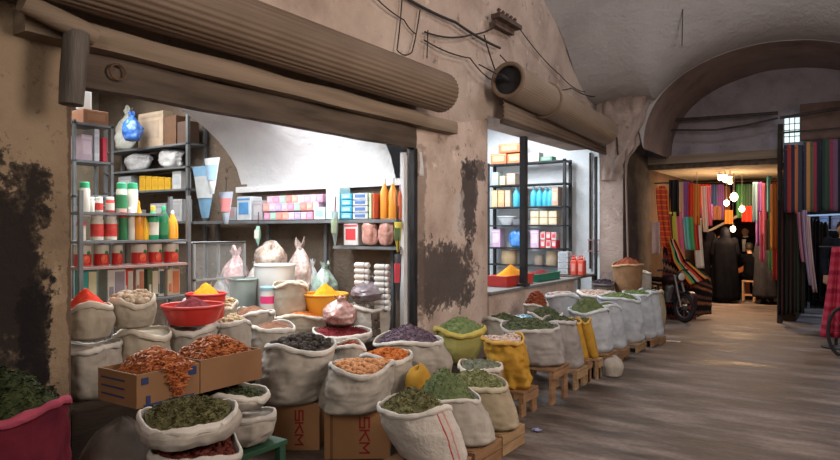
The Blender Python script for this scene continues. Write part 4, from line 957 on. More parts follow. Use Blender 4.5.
# ---------------- shelves deeper in shop one
def shelf_unit(name, label, x0, x1, y0, y1, zs, top, mat, rod=.03):
    t = thing(name, label, 'shelf', ((x0+x1)/2, (y0+y1)/2, 0)); hx, hy = (x1-x0)/2, (y1-y0)/2
    for sx in (-1, 1):
        for sy in (-1, 1): b = MB(); b.box((sx*(hx-rod/2), sy*(hy-rod/2), top/2), (rod, rod, top)); b.build('post', mat, t, False)
    for z in zs: b = MB(); b.box((0, 0, z-.0125), (2*hx, 2*hy, .025)); b.build('shelf', mat, t, False, bevel=.002)
    return t
def packet(label, c, d, z, mat, front=None, face='-y', group=None, name='packet', cat='packet', bev=.006, fmat=None):
    """a box-like packet; front prints on one face"""
    t = thing(name, label, cat, (c[0], c[1], z+.003), 0, group); d = (d[0], d[1], max(.01, d[2]-.005)); b = MB(); b.box((0, 0, d[2]/2), d); b.build('packet_body', mat, t, False, bevel=bev)
    if front is not None:
        b = MB()
        if face == '-y': b.box((0, -d[1]/2-.001, d[2]*.5), (d[0]*.7, .004, d[2]*.5)); b.box((0, -d[1]/2-.0015, d[2]*.88), (d[0]*.9, .003, d[2]*.08))
        else: b.box((d[0]/2+.001, 0, d[2]*.5), (.004, d[1]*.7, d[2]*.5)); b.box((d[0]/2+.0015, 0, d[2]*.88), (.003, d[1]*.9, d[2]*.08))
        b.build('label_print', front, t, False)
    return t
def cm(c, k=[0]):
    nm = 'paint_%02d%02d%02d' % tuple(int(x*99) for x in c); return M(nm, c, tuple(x*.82 for x in c), 10, .55, spec=.3)
XL = -6.95
zl = [on_x(90, py, XL+.1).z for py in (124, 161, 196)]
yl0, yl1 = on_x(66, 150, XL).y, on_x(106, 150, XL).y
shelf_unit('metal_shelf', 'tall grey shelf seen behind the near pier with a brown box on top', XL-.2, XL+.15, yl0, yl1, zl+[1.2], zl[0]+.02, shelf_dark)
def onL(px0, px1, py0, py1, z, mat, label, front=None, name='packet', cat='packet'):
    a = on_x(px0, py0, XL); c = on_x(px1, py1, XL); packet(label, (XL+.0, (a.y+c.y)/2), (.24, c.y-a.y-.01, a.z-c.z), z, mat, front, '+x', None, name, cat)
onL(77, 103, 106, 124, zl[0], cm((.30,.14,.08)), 'brown red-printed box on top of the tall shelf behind the near pier', cm((.36,.18,.1)), 'cardboard_box', 'box')
onL(75, 87, 133, 160, zl[1], cm((.50,.38,.44)), 'mauve packet on the tall shelf behind the near pier', cm((.58,.47,.52)))
onL(88, 94, 127, 160, zl[1], cm((.60,.62,.64)), 'white bag-like packet between mauve and red packets', cm((.5,.52,.56)))
onL(96.5, 101.5, 134, 159, zl[1], cm((.62,.05,.08)), 'tall narrow red packet on the shelf behind the near pier')
onL(75, 103, 166, 177, zl[2], cm((.30,.17,.13)), 'low brown carton on the bottom visible shelf by the pier') if False else None
for k, (c, lb) in enumerate([((.52,.56,.52), 'pale green'), ((.40,.54,.46), 'sea green'), ((.56,.44,.40), 'dull pink')]):
    a = on_x(75, 196-k*8.5, XL); c2 = on_x(103, 188-k*8.5, XL)
    packet('flat '+lb+' carton in the stack behind the near pier', (XL, (a.y+c2.y)/2), (.24, c2.y-a.y-.02, a.z-c2.z-.004), zl[2]+k*(a.z-c2.z), cm(c), cm(tuple(x*.7 for x in c)), '+x', None, 'carton', 'carton')
# white bottle on top of the brown box at opening corner
p = on_x(84, 106, XL); bottle('bottle', 'white and blue plastic bottle standing on the brown box', (XL, p.y, zl[0]+on_x(77, 106, XL).z-on_x(103, 124, XL).z), .075, .42, whpl, cm((.1,.25,.5)), None, 'bottle', 'jug')
# perpendicular rack on the far wall, deep in the shop
YR = 5.25
zr = [on_y(145, py, YR).z for py in (148, 170, 191, 222)]
xr0, xr1 = on_y(107, 150, YR).x, on_y(191, 150, YR).x
shelf_unit('metal_shelf', 'grey shelf deep in the spice shop piled with boxes and yellow packets', xr0, xr1, YR-.05, YR+.25, zr, zr[0]+.55, shelf_dark, .04)
def onR(px0, px1, pyt, pyb, z, mat, label, front=None, name='packet', cat='packet', Y=YR, group=None):
    a = on_y(px0, pyb, Y); c = on_y(px1, pyt, Y); return packet(label, ((a.x+c.x)/2, Y+.08), (c.x-a.x-.008, .16, max(.02, c.z-a.z)), z, mat, front, '-y', group, name, cat)
onR(138, 163, 104, 143, zr[0], cm((.46,.36,.26)), 'large tan cardboard carton on the top deep shelf', cm((.38,.3,.23)), 'cardboard_box', 'box')
onR(164, 176, 110, 141, zr[0], cm((.16,.085,.05)), 'dark brown slim case on the top deep shelf', None, 'storage_case', 'case')
onR(177, 189, 116, 140, zr[0], cm((.12,.075,.055)), 'dark brown low case at the end of the top deep shelf', None, 'storage_case', 'case')
p = on_y(121, 150, YR); bag('plastic_bag', 'whitish round plastic bag on the top deep shelf', (p.x, YR+.09), .22, .60, plas('milk', (.42,.44,.40), (.55,.56,.52), .98), zr[0]+.003, sd=11, ey=.6)
p = on_y(129, 150, YR-.25); bag('plastic_bag', 'bright blue plastic bag hanging before the top deep shelf', (p.x, YR-.2), .15, .40, plas('blue', (.03,.12,.50), (.08,.22,.62), .99), zr[0]+.06, sd=12, ey=.7)
p = on_y(132, 166, YR); bag('plastic_bag', 'grey-white filled bag lying on the middle deep shelf', (p.x, YR+.10), .22, .24, plas('grey', (.42,.43,.45), (.58,.59,.62), .98), zr[1]+.003, sd=13, ey=.42, ex=1.3, knot=False)
p = on_y(165, 166, YR); bag('plastic_bag', 'round whitish bag at the end of the middle deep shelf', (p.x, YR+.10), .21, .25, plas('white2', (.50,.51,.52), (.66,.67,.68), .98), zr[1]+.003, sd=14, ey=.45, knot=False)
for k in range(5): onR(139+6.3*k, 145+6.3*k, 173, 189-.8*k, zr[2], cm((.68,.42,.03)), 'yellow packet on the lower deep shelf, %s from the grey carton' % ORD[k], cm((.62,.34,.03)), 'spice_packet', 'packet', group='yellow packets on the deep shelf')
onR(118, 131, 175, 192, zr[2], cm((.36,.40,.42)), 'grey carton beside the row of yellow packets', cm((.48,.5,.52)), 'carton', 'carton')
onR(172, 181, 168, 187, zr[2], cm((.60,.62,.62)), 'white carton after the row of yellow packets', cm((.45,.5,.55)), 'carton', 'carton')
for k, (a0, a1, tp) in enumerate([(120, 136, 208), (150, 166, 202), (168, 182, 198)]):
    onR(a0, a1, tp, 221, zr[3], cm([(.48,.46,.46), (.36,.37,.40), (.52,.53,.55)][k]), ['pinkish grey', 'slate', 'pale grey'][k]+' carton on the lowest deep shelf', cm([(.6,.58,.58), (.5,.5,.53), (.42,.43,.46)][k]), 'carton', 'carton')
# blue-white bags hanging at the end of the vault
p = on_y(205, 165, 4.72)
def pouch(label, pxc, pyt, pyb, wpx, Y, mat, band, name='hanging_packet'):
    a = on_y(pxc, pyt, Y); w = pxw(wpx, a); h = a.z-on_y(pxc, pyb, Y).z; t = thing(name, label, 'packet', a); b = MB()
    def fn(s):
        return lambda u, v: (w*(u-.5)*(1-.72*v), s*.045*math.sin(PI*u)*math.sin(PI*min(1, v*.9+.1)), -h*v)
    b.sheet(fn(-1), 8, 10); b.sheet(fn(1), 8, 10); b.build('packet_film', mat, t, sharp=2)
    b = MB(); b.sheet(lambda u, v: (w*(u-.5)*.8*(1-.3*v), -.047*math.sin(PI*u)-.008, -h*(.2+.42*v)), 6, 4); b.build('label_print', band, t)
    b = MB(); b.tube([(0, 0, 0), (0, .01, .16)], .005, 6); b.build('hang_cord', wire_m, t)
    return t
pouch('sky blue hanging packet at the edge of the white vault', 205, 166, 218, 40, 4.72, cm((.22,.42,.62)), cm((.62,.66,.68)))
pouch('white hanging packet overlapping the sky blue one', 212, 158, 194, 24, 4.55, cm((.62,.64,.66)), cm((.3,.45,.6)))
pouch('grey-blue hanging packet under the edge of the white vault', 226, 192, 224, 22, 4.80, cm((.38,.42,.50)), cm((.55,.2,.2)))
# long shelf under the vault
YS = 5.22; zs = on_y(300, 220, YS).z; xs0, xs1 = on_y(193.5, 222, YS).x, on_y(396, 220, YS).x
t = thing('long_shelf', 'long grey wall shelf of coloured packets under the white vault', 'shelf', ((xs0+xs1)/2, YS+.14, 0)); b = MB(); b.box((0, 0, zs-.02), (xs1-xs0, .28, .035)); b.build('shelf_board', shelf_dark, t, False, bevel=.003)
for k in range(4): b = MB(); b.box((-(xs1-xs0)/2+.2+k*(xs1-xs0-.4)/3, .08, (zs-.04)/2), (.04, .04, zs-.04)); b.build('support_post', shelf_dark, t, False)
z2 = on_y(368, 246, YS).z
b = MB(); b.box(((xs1-xs0)/2-.42, 0, z2-.02), (.84, .26, .03)); b.build('lower_board', shelf_dark, t, False)
COL = [((.62,.30,.42), 'rose'), ((.45,.36,.58), 'lilac'), ((.70,.35,.30), 'coral'), ((.35,.52,.45), 'mint'), ((.66,.42,.50), 'pink'), ((.58,.48,.62), 'mauve'), ((.72,.25,.22), 'red')]
rows = [(263, 312, 210, 218.5, 8), (262, 318, 201, 210, 9), (266, 322, 192.5, 201, 9)]
for j, (x0, x1, yt, yb_, n) in enumerate(rows):
    for k in range(n):
        c, nm = COL[(k*3+j*2) % 7]; a0 = x0+(x1-x0)*k/n; h = on_y(300, yt, YS).z-on_y(300, yb_, YS).z
        A = on_y(a0, yb_, YS); B_ = on_y(a0+(x1-x0)/n, yb_, YS)
        packet('%s soap packet, %s along in the %s layer of the stacked packets' % (nm, ORD[k], ['lowest', 'middle', 'upper'][j]), ((A.x+B_.x)/2, YS+.1), (B_.x-A.x-.006, .18, h-.004), zs+j*h+.001, cm(c), cm(tuple(min(.8, x*1.25) for x in c)), '-y', 'soap packets stacked on the long shelf', 'soap_packet', 'packet')
def onS(px0, px1, pyt, mat, label, front, name='carton', cat='carton', z=None, Y=YS):
    a = on_y(px0, 218, Y); c = on_y(px1, pyt, Y); z = zs+.001 if z is None else z
    return packet(label, ((a.x+c.x)/2, Y+.1), (c.x-a.x-.006, .18, c.z-z), z, mat, front, '-y', None, name, cat)
onS(325, 339, 187, cm((.45,.66,.68)), 'tall pale aqua carton with a round print on the long shelf', cm((.6,.45,.5)))
onS(236, 250, 196, cm((.58,.62,.66)), 'white carton with a blue label at the start of the long shelf', cm((.1,.3,.6)))
onS(252, 261, 200, cm((.40,.37,.40)), 'greyish carton beside the soap packets', cm((.5,.48,.5)))
onS(223, 235, 207, cm((.36,.40,.46)), 'slate carton before the white one with a blue label', cm((.5,.3,.3)))
onS(313, 324, 207, cm((.68,.69,.70)), 'white packet between the soap and the aqua carton', cm((.3,.5,.6)))
for j in range(4):
    a = on_y(340, 218-j*7, YS); c = on_y(351, 211-j*7, YS); h = c.z-a.z
    packet('bright blue carton in the stack beside the aqua carton, %s up' % ORD[j], ((a.x+c.x)/2, YS+.1), (c.x-a.x-.004, .18, h-.003), zs+j*h+.001, cm((.05,.42,.68)), cm((.4,.66,.75)), '-y', 'bright blue cartons', 'carton', 'carton')
    a = on_y(352, 218-j*7, YS); c = on_y(367, 211-j*7, YS)
    packet('white carton with blue print in the stack beside the blue cartons, %s up' % ORD[j], ((a.x+c.x)/2, YS+.1), (c.x-a.x-.004, .18, h-.003), zs+j*h+.001, cm((.70,.72,.72)), cm((.10,.20,.45)), '-y', 'white cartons with blue print', 'carton', 'carton')
onS(368, 371, 193, cm((.5,.62,.4)), 'narrow green packet before the orange bottles', None, 'packet', 'packet'); onS(371.5, 374, 193, cm((.6,.12,.06)), 'narrow red packet before the orange bottles', None, 'packet', 'packet')
jo = M('juice_orange', (.86,.40,.07), (.82,.34,.05), 4, .3, spec=.5)
for k, px in enumerate((378.5, 387)):
    p = on_y(px, 218, YS); bottle('juice_bottle', 'large orange drink bottle with white cap, %s' % ['the one nearer the blue-printed cartons', 'the one nearer the shelf end'][k], (p.x, YS+.1, zs+.001), pxw(4.4, p), on_y(px, 178, YS).z-zs, jo, whc, None, 'bottle', 'bottle')
p = on_y(394.5, 218, YS); bottle('juice_bottle', 'slim red-orange bottle with a lilac cap leaning at the shelf end', (p.x, YS+.1, zs+.001), pxw(2.4, p), on_y(394, 184, YS).z-zs, cm((.6,.14,.06)), cm((.5,.35,.6)), None, 'bottle', 'bottle')
a = on_y(343, 245, YS); c = on_y(357, 222.5, YS); packet('white packet with a large red print on the lower board', ((a.x+c.x)/2, YS+.06), (c.x-a.x, .1, c.z-z2-.004), z2, cm((.68,.68,.68)), cm((.66,.06,.07)), '-y', None, 'packet', 'packet')
for k, px in enumerate((367, 383)):
    p = on_y(px, 246, YS); bag('nut_bag', 'clear bag of pinkish brown nuts on the lower board, %s' % ['beside the red-printed packet', 'at the end by the post'][k], (p.x, YS+.05), pxw(9, p), (on_y(px, 222, YS).z-z2)*1.05, plas('nuts', (.46,.21,.17), (.62,.36,.31), .99), z2+.001, False, 20+k, ey=.55, cat='bag')
make_block('tall dark crate under the white wrapped bundles', on_y(357, 270, 5.1).x+.10, 5.11, .44, .2, .245, wood_dark, z=.553)
# white paper rolls stacked
for j in range(8):
    for k in range(2):
        a = on_y(347+k*20, 278-j*6, YS-.25); r = pxw(3, a); t = thing('wrapped_bundle', 'white wrapped bundle in the stack below the nut bags, %s layer, %s' % (ORD[j], ['inner', 'outer'][k]), 'bundle', (a.x+pxw(9, a), YS-.12, .804+r+j*2*r*.98), 0, 'white wrapped bundles'); b = MB(); w = pxw(9, a)
        b.lathe([(r*.75, -w), (r, -w+.01), (r*.97, 0), (r, w-.01), (r*.75, w)], 14, rot=RY(PI/2)); b.build('paper_wrap', M('paper_white', (.62,.60,.57), (.54,.52,.5), 9, .8, .3, 30), t)
        b = MB(); b.tube([(w*.5, r*1.0*math.cos(q), r*1.0*math.sin(q)) for q in [i*PI/8 for i in range(16)]], .003, 5, closed=True); b.build('tie_string', wire_m, t)
# yellow sachets hanging at the post, black strip with red card
pouch('yellow and green sachet strip hanging at the door post', 398, 222, 252, 10, 5.18, cm((.55,.45,.06)), cm((.12,.2,.08)))
pouch('dark strip with a red card hanging under the yellow sachets', 398, 254, 300, 9, 5.10, cm((.06,.06,.07)), cm((.62,.07,.1)))
pouch('slim green packet hanging from the long shelf', 258, 226, 246, 6, 5.15, cm((.25,.45,.38)), cm((.55,.6,.5)))
pouch('grey and green packet hanging from the long shelf near its lower board', 335, 212, 246, 9, 5.12, cm((.22,.30,.30)), cm((.38,.5,.35)))
# glass showcase by the tin rack
gl = M('glass', (.9,.95,.95), rough=.05, alpha=.07, spec=.6)
a = on_x(180, 300, -5.35); c = on_x(232, 242, -5.35)
t = thing('glass_showcase', 'small glass showcase behind the red tubs, metal edged', 'showcase', (-5.35, (a.y+c.y)/2, 0)); w, z0, z1_ = c.y-a.y, .78, c.z
if a.y > 0:
    b = MB(); b.box((.2, 0, (z0+z1_)/2), (.006, w-.03, z1_-z0)); b.build('glass_pane', gl, t, False)
    b = MB()
    for s in (-1, 1):
        b.box((.2, s*(w/2-.01), z1_/2), (.02, .02, z1_)); b.box((-.2, s*(w/2-.01), z1_/2), (.02, .02, z1_))
    for zz in (z0, z1_, (z0+z1_)/2): b.box((.2, 0, zz), (.02, w, .018))
    b.box((0, 0, z1_), (.42, w, .012)); b.box((0, 0, z0), (.42, w, .02)); b.build('metal_edge', M('alu', (.45,.47,.48), rough=.35, metal=.6), t, False)
    for k in range(3): bag('plastic_bag', ['pale', 'pinkish', 'bluish'][k]+' plastic bag of goods inside the glass showcase', (-5.35, a.y+w*(.2+.3*k)), w*.16, .20+.08*k, plas('sc%d' % k, [(.5,.48,.45), (.55,.42,.42), (.42,.45,.5)][k], (.66,.64,.62), .98), z0+.012, sd=30+k)

# ================================================================ SHOP TWO
b = MB(); t = thing('shop_counter', 'grey plastered counter at the front of the second shop', 'counter', (-3.98, 8.55, 0))
b.box((0, 0, .40), (.46, 2.9, .80)); b.build('counter_body', m_pier2, t, bevel=.01); b = MB(); b.box((.0, 0, .82), (.52, 2.94, .04)); b.build('counter_top', M('counter_slab', (.22,.215,.21), (.16,.155,.15), 6, .6), t, False, bevel=.006)
ZC = .842
def square_tub(label, px0, px1, pyt, X, mat, heap, sd, hl):
    a = on_x(px0, pyt, X); c = on_x(px1, pyt, X); w = c.y-a.y; h = max(.09, a.z-ZC); cy = (a.y+c.y)/2
    t = thing('plastic_tub', label, 'tub', (X, cy, ZC)); b = MB(); th = .012; dx = .30
    for s in (-1, 1):
        b.box((s*(dx/2-th/2), 0, h/2), (th, w, h)); b.box((0, s*(w/2-th/2), h/2), (dx-2*th, th, h))
    b.box((0, 0, .006), (dx-2*th, w-2*th, .012)); b.build('tub_wall', mat, t, False, bevel=.003)
    b = MB()
    for s in (-1, 1): b.box((s*dx/2, 0, h-.012), (.018, w+.03, .018)); b.box((0, s*w/2, h-.012), (dx, .018, .018))
    b.build('tub_rim', mat, t, False)
    b = MB(); m0 = heap[1]
    b.sheet(lambda u, v: ((dx/2-.02)*(2*u-1), (w/2-.02)*(2*v-1), h-.03+m0*max(0, 1-math.hypot(2*u-1, 2*v-1)/1.1)), 14, 14)
    o = b.build('spice_heap', heapmat(heap[0]), loc=(X, cy, ZC)); tag(o, hl, 'spice', None, 'stuff')
square_tub('red square tub of orange powder on the second shop counter', 497, 523.5, 276, -4.0, redpl, ('orangepow', .17), 1, 'orange powder peak in the red square tub')
square_tub('dark green square tub on the second shop counter', 528, 551, 274, -4.0, M('green_plastic', (.015,.16,.10), (.02,.2,.13), 5, .4), ('darkred', .08), 2, 'dark red powder in the green square tub')
YK = 11.15
zk = [on_y(530, py, YK).z for py in (162, 184, 206.5, 225, 248)]+[.95]
xk0, xk1 = on_y(487, 160, YK).x, on_y(566, 160, YK).x
shelf_unit('steel_rack', 'tall black steel shelf rack at the end of the second shop', xk0, xk1, YK-.03, YK+.3, zk, zk[0]+.02, black_steel, .05)
def onK(px0, px1, pyt, lv, mat, label, front=None, name='packet', cat='packet', z=None, Y=YK, group=None):
    a = on_y(px0, 200, Y); c = on_y(px1, pyt, Y); z = zk[lv]+.001 if z is None else z
    return packet(label, ((a.x+c.x)/2, Y+.11), (c.x-a.x-.008, .2, max(.04, c.z-z)), z, mat, front, '-y', group, name, cat)
ob = cm((.66,.20,.09)); oc = cm((.70,.42,.25))
onK(490, 506, 153, 0, ob, 'orange carton, lower one at the counter end of the rack top', oc, 'carton', 'carton'); onK(507, 521, 153, 0, ob, 'orange carton, lower one next to the thick black post', oc, 'carton', 'carton')
zt = on_y(505, 153, YK).z+.004
onK(498, 520, 142.5, 0, ob, 'tan and orange carton on top of the two lower orange ones', oc, 'carton', 'carton', zt)
onK(528, 539, 152, 0, cm((.45,.40,.40)), 'greyish carton on the rack top behind the thick post', cm((.6,.55,.55)), 'carton', 'carton'); onK(540, 552, 156, 0, cm((.12,.32,.22)), 'low green packet on the rack top', cm((.3,.4,.35)))
for k, (a0, a1, tp, c, nm) in enumerate([(491, 498, 172, (.35,.45,.42), 'grey-green'), (499, 505, 176, (.58,.50,.32), 'straw'), (506, 515, 173, (.42,.34,.28), 'tan')]): onK(a0, a1, tp, 1, cm(c), nm+' packet on the second shelf of the black rack', cm(tuple(x*1.3 for x in c)))
for k, (a0, a1, c, nm) in enumerate([(491, 497, (.60,.48,.26), 'straw yellow'), (497.5, 504, (.62,.36,.2), 'rust'), (504.5, 510, (.5,.4,.3), 'tan')]): onK(a0, a1, 190, 2, cm(c), nm+' packet beside the blue bottles', cm(tuple(min(.8, x*1.3) for x in c)))
blu = M('detergent_blue', (.06,.42,.62), (.08,.5,.7), 4, .3, spec=.5); blc = cm((.45,.68,.78))
for k, px in enumerate((514.5, 520.5, 532, 538, 544, 549)):
    p = on_y(px, 206, YK); bottle('detergent_bottle', 'sky blue bottle on the black rack, %s' % ['first from the rust packet', 'second, touching the thick black post', 'first past the thick black post', 'second past the thick black post', 'third past the thick black post', 'last before the tan packet'][k], (p.x, YK+.08, zk[2]+.001), pxw(3.3, p), on_y(px, 186.5, YK).z-zk[2], blu, blc, 'sky blue bottles on the black rack', 'bottle', 'jug')
onK(551, 558, 187, 2, cm((.50,.36,.28)), 'tan packet at the end of the blue bottles', cm((.65,.5,.4)))
for j in range(2):
    for k in range(3):
        a = on_y(530+9*k, 224-8*j, YK); c = on_y(538.5+9*k, 217-8*j, YK)
        packet('cream packet on the black rack, %s from the thick post in the %s layer' % (ORD[k], ['lower', 'upper'][j]), ((a.x+c.x)/2, YK+.11), (c.x-a.x-.006, .2, c.z-a.z), zk[3]+.001+j*(c.z-a.z+.004), cm((.66,.56,.38)), cm((.74,.66,.5)), '-y', 'cream packets on the black rack', 'packet', 'packet')
p = on_y(504, 224, YK); tub('steel_bowl', 'pale grey bowl on the black rack under the blue bottles', (p.x, YK+.12), .2, zk[3]+.001, .16, cm((.5,.54,.58)), None, base=.5, ey=.6)
onK(512, 522, 219, 3, cm((.14,.15,.17)), 'dark low case beside the pale grey bowl', None, 'storage_case', 'case')
onK(491, 500, 229, 4, cm((.58,.42,.58)), 'lilac packet on the lower shelf of the black rack', cm((.7,.6,.7))); onK(530, 538.5, 230, 4, cm((.62,.44,.58)), 'pinkish lilac packet past the thick post', cm((.75,.6,.7)))
p = on_y(514, 247, YK); bag('plastic_bag', 'bright blue bag on the lower shelf of the black rack', (p.x, YK+.1), pxw(8, p), (on_y(514, 228, YK).z-zk[4])*.85, plas('blue2', (.05,.20,.62), (.1,.32,.7), .99), zk[4]+.004, False, 51, ey=.5)
for j in range(2):
    for k in range(3):
        a = on_y(540+5.5*k, 247.5-9*j, YK); c = on_y(545+5.5*k, 239.5-9*j, YK)
        packet('red and white packet on the black rack, %s from the lilac one, %s layer' % (ORD[k], ['bottom', 'top'][j]), ((a.x+c.x)/2, YK+.11), (c.x-a.x-.004, .2, c.z-a.z), zk[4]+.001+j*(c.z-a.z+.004), cm([(.66,.05,.07), (.68,.60,.60)][(j+k) % 2]), cm([(.7,.6,.6), (.66,.08,.1)][(j+k) % 2]), '-y', 'red and white packets on the black rack', 'packet', 'packet')
def drum(label, px, hw, pyt, mat, lid):
    p = on_y(px, 280, YK-.0); r = pxw(hw, p)*.95; h = on_y(px, pyt, YK).z-zk[5]
    t = thing('storage_drum', label, 'drum', (p.x, YK+.13, zk[5]+.001)); b = MB(); b.lathe([(r*.96, 0), (r, .01), (r*1.02, h*.5), (r, h*.92), (r*.95, h*.94)], 24, ey=.7); b.build('drum_wall', mat, t); b = MB(); b.lathe([(r*1.04, h*.93), (r*1.04, h), (r*.9, h*1.01)], 24, ey=.7); b.build('lid', lid, t)
drum('large tan drum on the bottom shelf beside the thick post', 506, 8.5, 250, cm((.46,.34,.2)), cm((.4,.3,.2))); drum('small brown-grey drum on the bottom shelf past the thick post', 536, 5, 255, cm((.34,.27,.22)), cm((.3,.26,.22))); drum('tan drum at the outer end of the bottom shelf', 549, 6.5, 251, cm((.44,.34,.24)), cm((.5,.42,.32)))
# low bench in front with jerrycans
b = MB(); t = thing('low_bench', 'low dark bench behind the counter carrying white cartons and red jerrycans', 'bench', (-4.08, 10.6, 0)); b.box((0, 0, .83), (.7, .8, .03)); b.build('bench_top', wood_dark, t, False)
for sx in (-.3, .3):
    for sy in (-.34, .34): b = MB(); b.box((sx, sy, .405), (.04, .04, .81)); b.build('leg', wood_dark, t, False)
for j in range(4):
    a = on_y(560, 279-5.6*j, 10.6); c = on_y(570, 273.6-5.6*j, 10.6); hh = c.z-a.z
    packet('white carton in the stack beside the red jerrycans, %s from the bottom' % ORD[j], ((a.x+c.x)/2, 10.6), (c.x-a.x, .2, hh-.004), .847+j*hh, cm((.56,.60,.63)), cm((.36,.42,.48)), '-y', 'white cartons by the jerrycans', 'carton', 'carton')
def jerry(label, px):
    p = on_y(px, 280, 10.45); w = pxw(6.2, p); h = .33; t = thing('jerrycan', label, 'jerrycan', (p.x, 10.45, .847)); b = MB()
    b.box((0, 0, h*.38), (w, .16, h*.76)); b.box((-w*.1, 0, h*.84), (w*.7, .1, h*.10)); b.build('can_body', cm((.68,.10,.07)), t, bevel=.016)
    b = MB(); b.tube([(-w*.4, 0, h*.76), (-w*.36, 0, h*.98), (w*.08, 0, h*.98), (w*.15, 0, h*.76)], .014, 8); b.build('handle', cm((.6,.08,.06)), t)
    b = MB(); b.lathe([(.022, 0), (.022, .05), (.018, .055)], 12, (w*.32, 0, h*.76)); b.build('cap', cm((.7,.5,.45)), t)
    b = MB(); b.box((0, -.082, h*.4), (w*.55, .004, h*.4)); b.build('label_print', cm((.75,.3,.25)), t, False)
jerry('red jerrycan touching the white cartons in the second shop', 575); jerry('red jerrycan nearer the far jamb of the second shop', 582)
# pipe frame on the pale wall
cable('wall_pipe', 'tall thin dark pipe on the pale wall of the second shop', [(-4.02, 11.48, .9), (-4.02, 11.48, 3.0)], .022, 'pipe')
b = MB(); z_ = 1.25; 
for zz in (1.22, 1.42): b.box((-3.88, 11.44, zz), (.34, .03, .02))
for k in range(4): b.box((-4.03+.1*k, 11.44, 1.32), (.015, .02, .2))
tag(b.build('wire_basket', M('rust_pink', (.32,.16,.16), rough=.8), smooth=False), 'small rusty wire basket fixed low on the pale wall', 'basket')
# round white clock-like plate & hanging lilac cloth at near edge
p = on_x(489, 186, -5.6)

# ================================================================ TEXTILE SHOP
def hang(name, label, p0, p1, drop, mat, folds=4, amp=.04, sway=(0, 0), sd=1, cat='textile', taper=1.0, group=None, swag=0):
    """a cloth hung from its top edge p0-p1; folds run down it; sway moves the hem"""
    p0, p1 = Vector(p0), Vector(p1); L = p1-p0; nrm = Vector((L.y, -L.x, 0)).normalized() if L.length else Vector((0,-1,0)); b = MB()
    c = (p0+p1)/2
    def fn(u, v):
        w = (u-.5)*(1+(taper-1)*v); q = L*w
        f = amp*(.35+.65*v)*(math.sin(u*folds*2*PI+sd)+.5*nz((u*4, v*2, sd), 1.3, sd))
        return q+nrm*f+Vector((sway[0]*v**1.5, sway[1]*v**1.5, -drop*v-swag*math.sin(PI*u)*(1-v)))
    b.sheet(fn, max(12, folds*8), 16)
    o = b.build(name, mat, loc=c, solid=.012, sharp=2); return tag(o, label, cat, group)
def hp(name, label, px0, px1, py0, py1, Y, mat, sd=1, py0b=None, **kw):
    a = on_y(px0, py0, Y); c = on_y(px1, py0 if py0b is None else py0b, Y); e = on_y((px0+px1)/2, py1, Y)
    return hang(name, label, a, c, (a.z+c.z)/2-e.z, mat, sd=sd, **kw)
c_red=(.62,.05,.03); c_or=(.75,.22,.04); c_ye=(.66,.62,.08); c_gr=(.10,.35,.12); c_pk=(.72,.16,.25); c_bk=(.012,.011,.013); c_wh=(.70,.60,.50); c_pu=(.28,.12,.36); c_bl=(.08,.14,.30); c_tq=(.12,.48,.45); c_br=(.22,.09,.05); c_cr=(.62,.48,.32)
YT = 12.62
Y2 = 13.6
hp('hanging_scarf', 'long orange-red patterned runner at the outer edge of the textile doorway', 656, 667, 188, 262, YT, stripes('st_or', [c_red, c_or, c_red, (.5,.1,.05)], 1, 14), 1, folds=2, amp=.03, sway=(.16, 0))
hp('hanging_scarf', 'whitish pink towel hanging at the outer edge under the runner top', 652, 660, 222, 254, YT-.08, cm((.60,.42,.40)), 2, folds=1, amp=.02)
hp('hanging_cloth', 'black cloth hanging between the orange runner and the bright scarves', 669, 679, 180, 216, YT+.15, cm(c_bk), 3, folds=2, amp=.03)
for k, (a0, a1, t_, bt, c, lb) in enumerate([(679, 684, 182, 216, c_cr, 'cream striped'), (684, 689, 182, 218, c_pu, 'violet'), (689, 694, 183, 218, c_red, 'scarlet'), (694, 699, 184, 222, c_or, 'orange')]):
    hp('hanging_scarf', lb+' scarf in the upper group beside the black cloth', a0-.8, a1+.8, t_, bt+3, Y2-.55-.05*k, stripes('sc%d' % k, [c, tuple(min(.8, x*1.3+.03) for x in c), c, tuple(x*.7 for x in c)], 0, 3), k+3, folds=1, amp=.025)
for k, (a0, a1, t_, bt, c, lb) in enumerate([(670, 675, 214, 246, c_ye, 'yellow-green'), (675.5, 681, 214, 250, c_pk, 'hot pink'), (684, 687, 219, 244, c_tq, 'turquoise'), (688, 692, 219, 244, c_gr, 'green'), (694, 700, 220, 262, c_wh, 'pale cream')]):
    hp('hanging_scarf', lb+' scarf in the lower group above the draped kilims', a0-1.2, a1+1.2, t_-2, bt+6, YT+.12+.05*k, stripes('sd%d' % k, [c, tuple(min(.8, x*1.25+.02) for x in c), c], 0, 2), k+8, folds=1, amp=.025, sway=(.05, 0))
for k, (a0, a1, t_, bt, c, lb, Y) in enumerate([(659, 665, 186, 236, c_red, 'brick red', 12.75), (664, 670, 190, 240, c_or, 'tangerine', 12.78), (701, 706, 186, 232, c_wh, 'off-white', 13.3), (705, 710, 186, 226, c_pk, 'raspberry', 13.5), (667, 672, 214, 252, c_br, 'chestnut', 12.66), (694, 698, 216, 250, c_red, 'cherry red', 12.9)]):
    hp('hanging_scarf', lb+' scarf crowded into the near side of the textile doorway', a0, a1, t_, bt, Y, stripes('sx%d' % k, [c, tuple(min(.8, x*1.3+.03) for x in c), tuple(x*.6 for x in c)], 0, 2), k+110, folds=1, amp=.025, sway=(.04, 0))
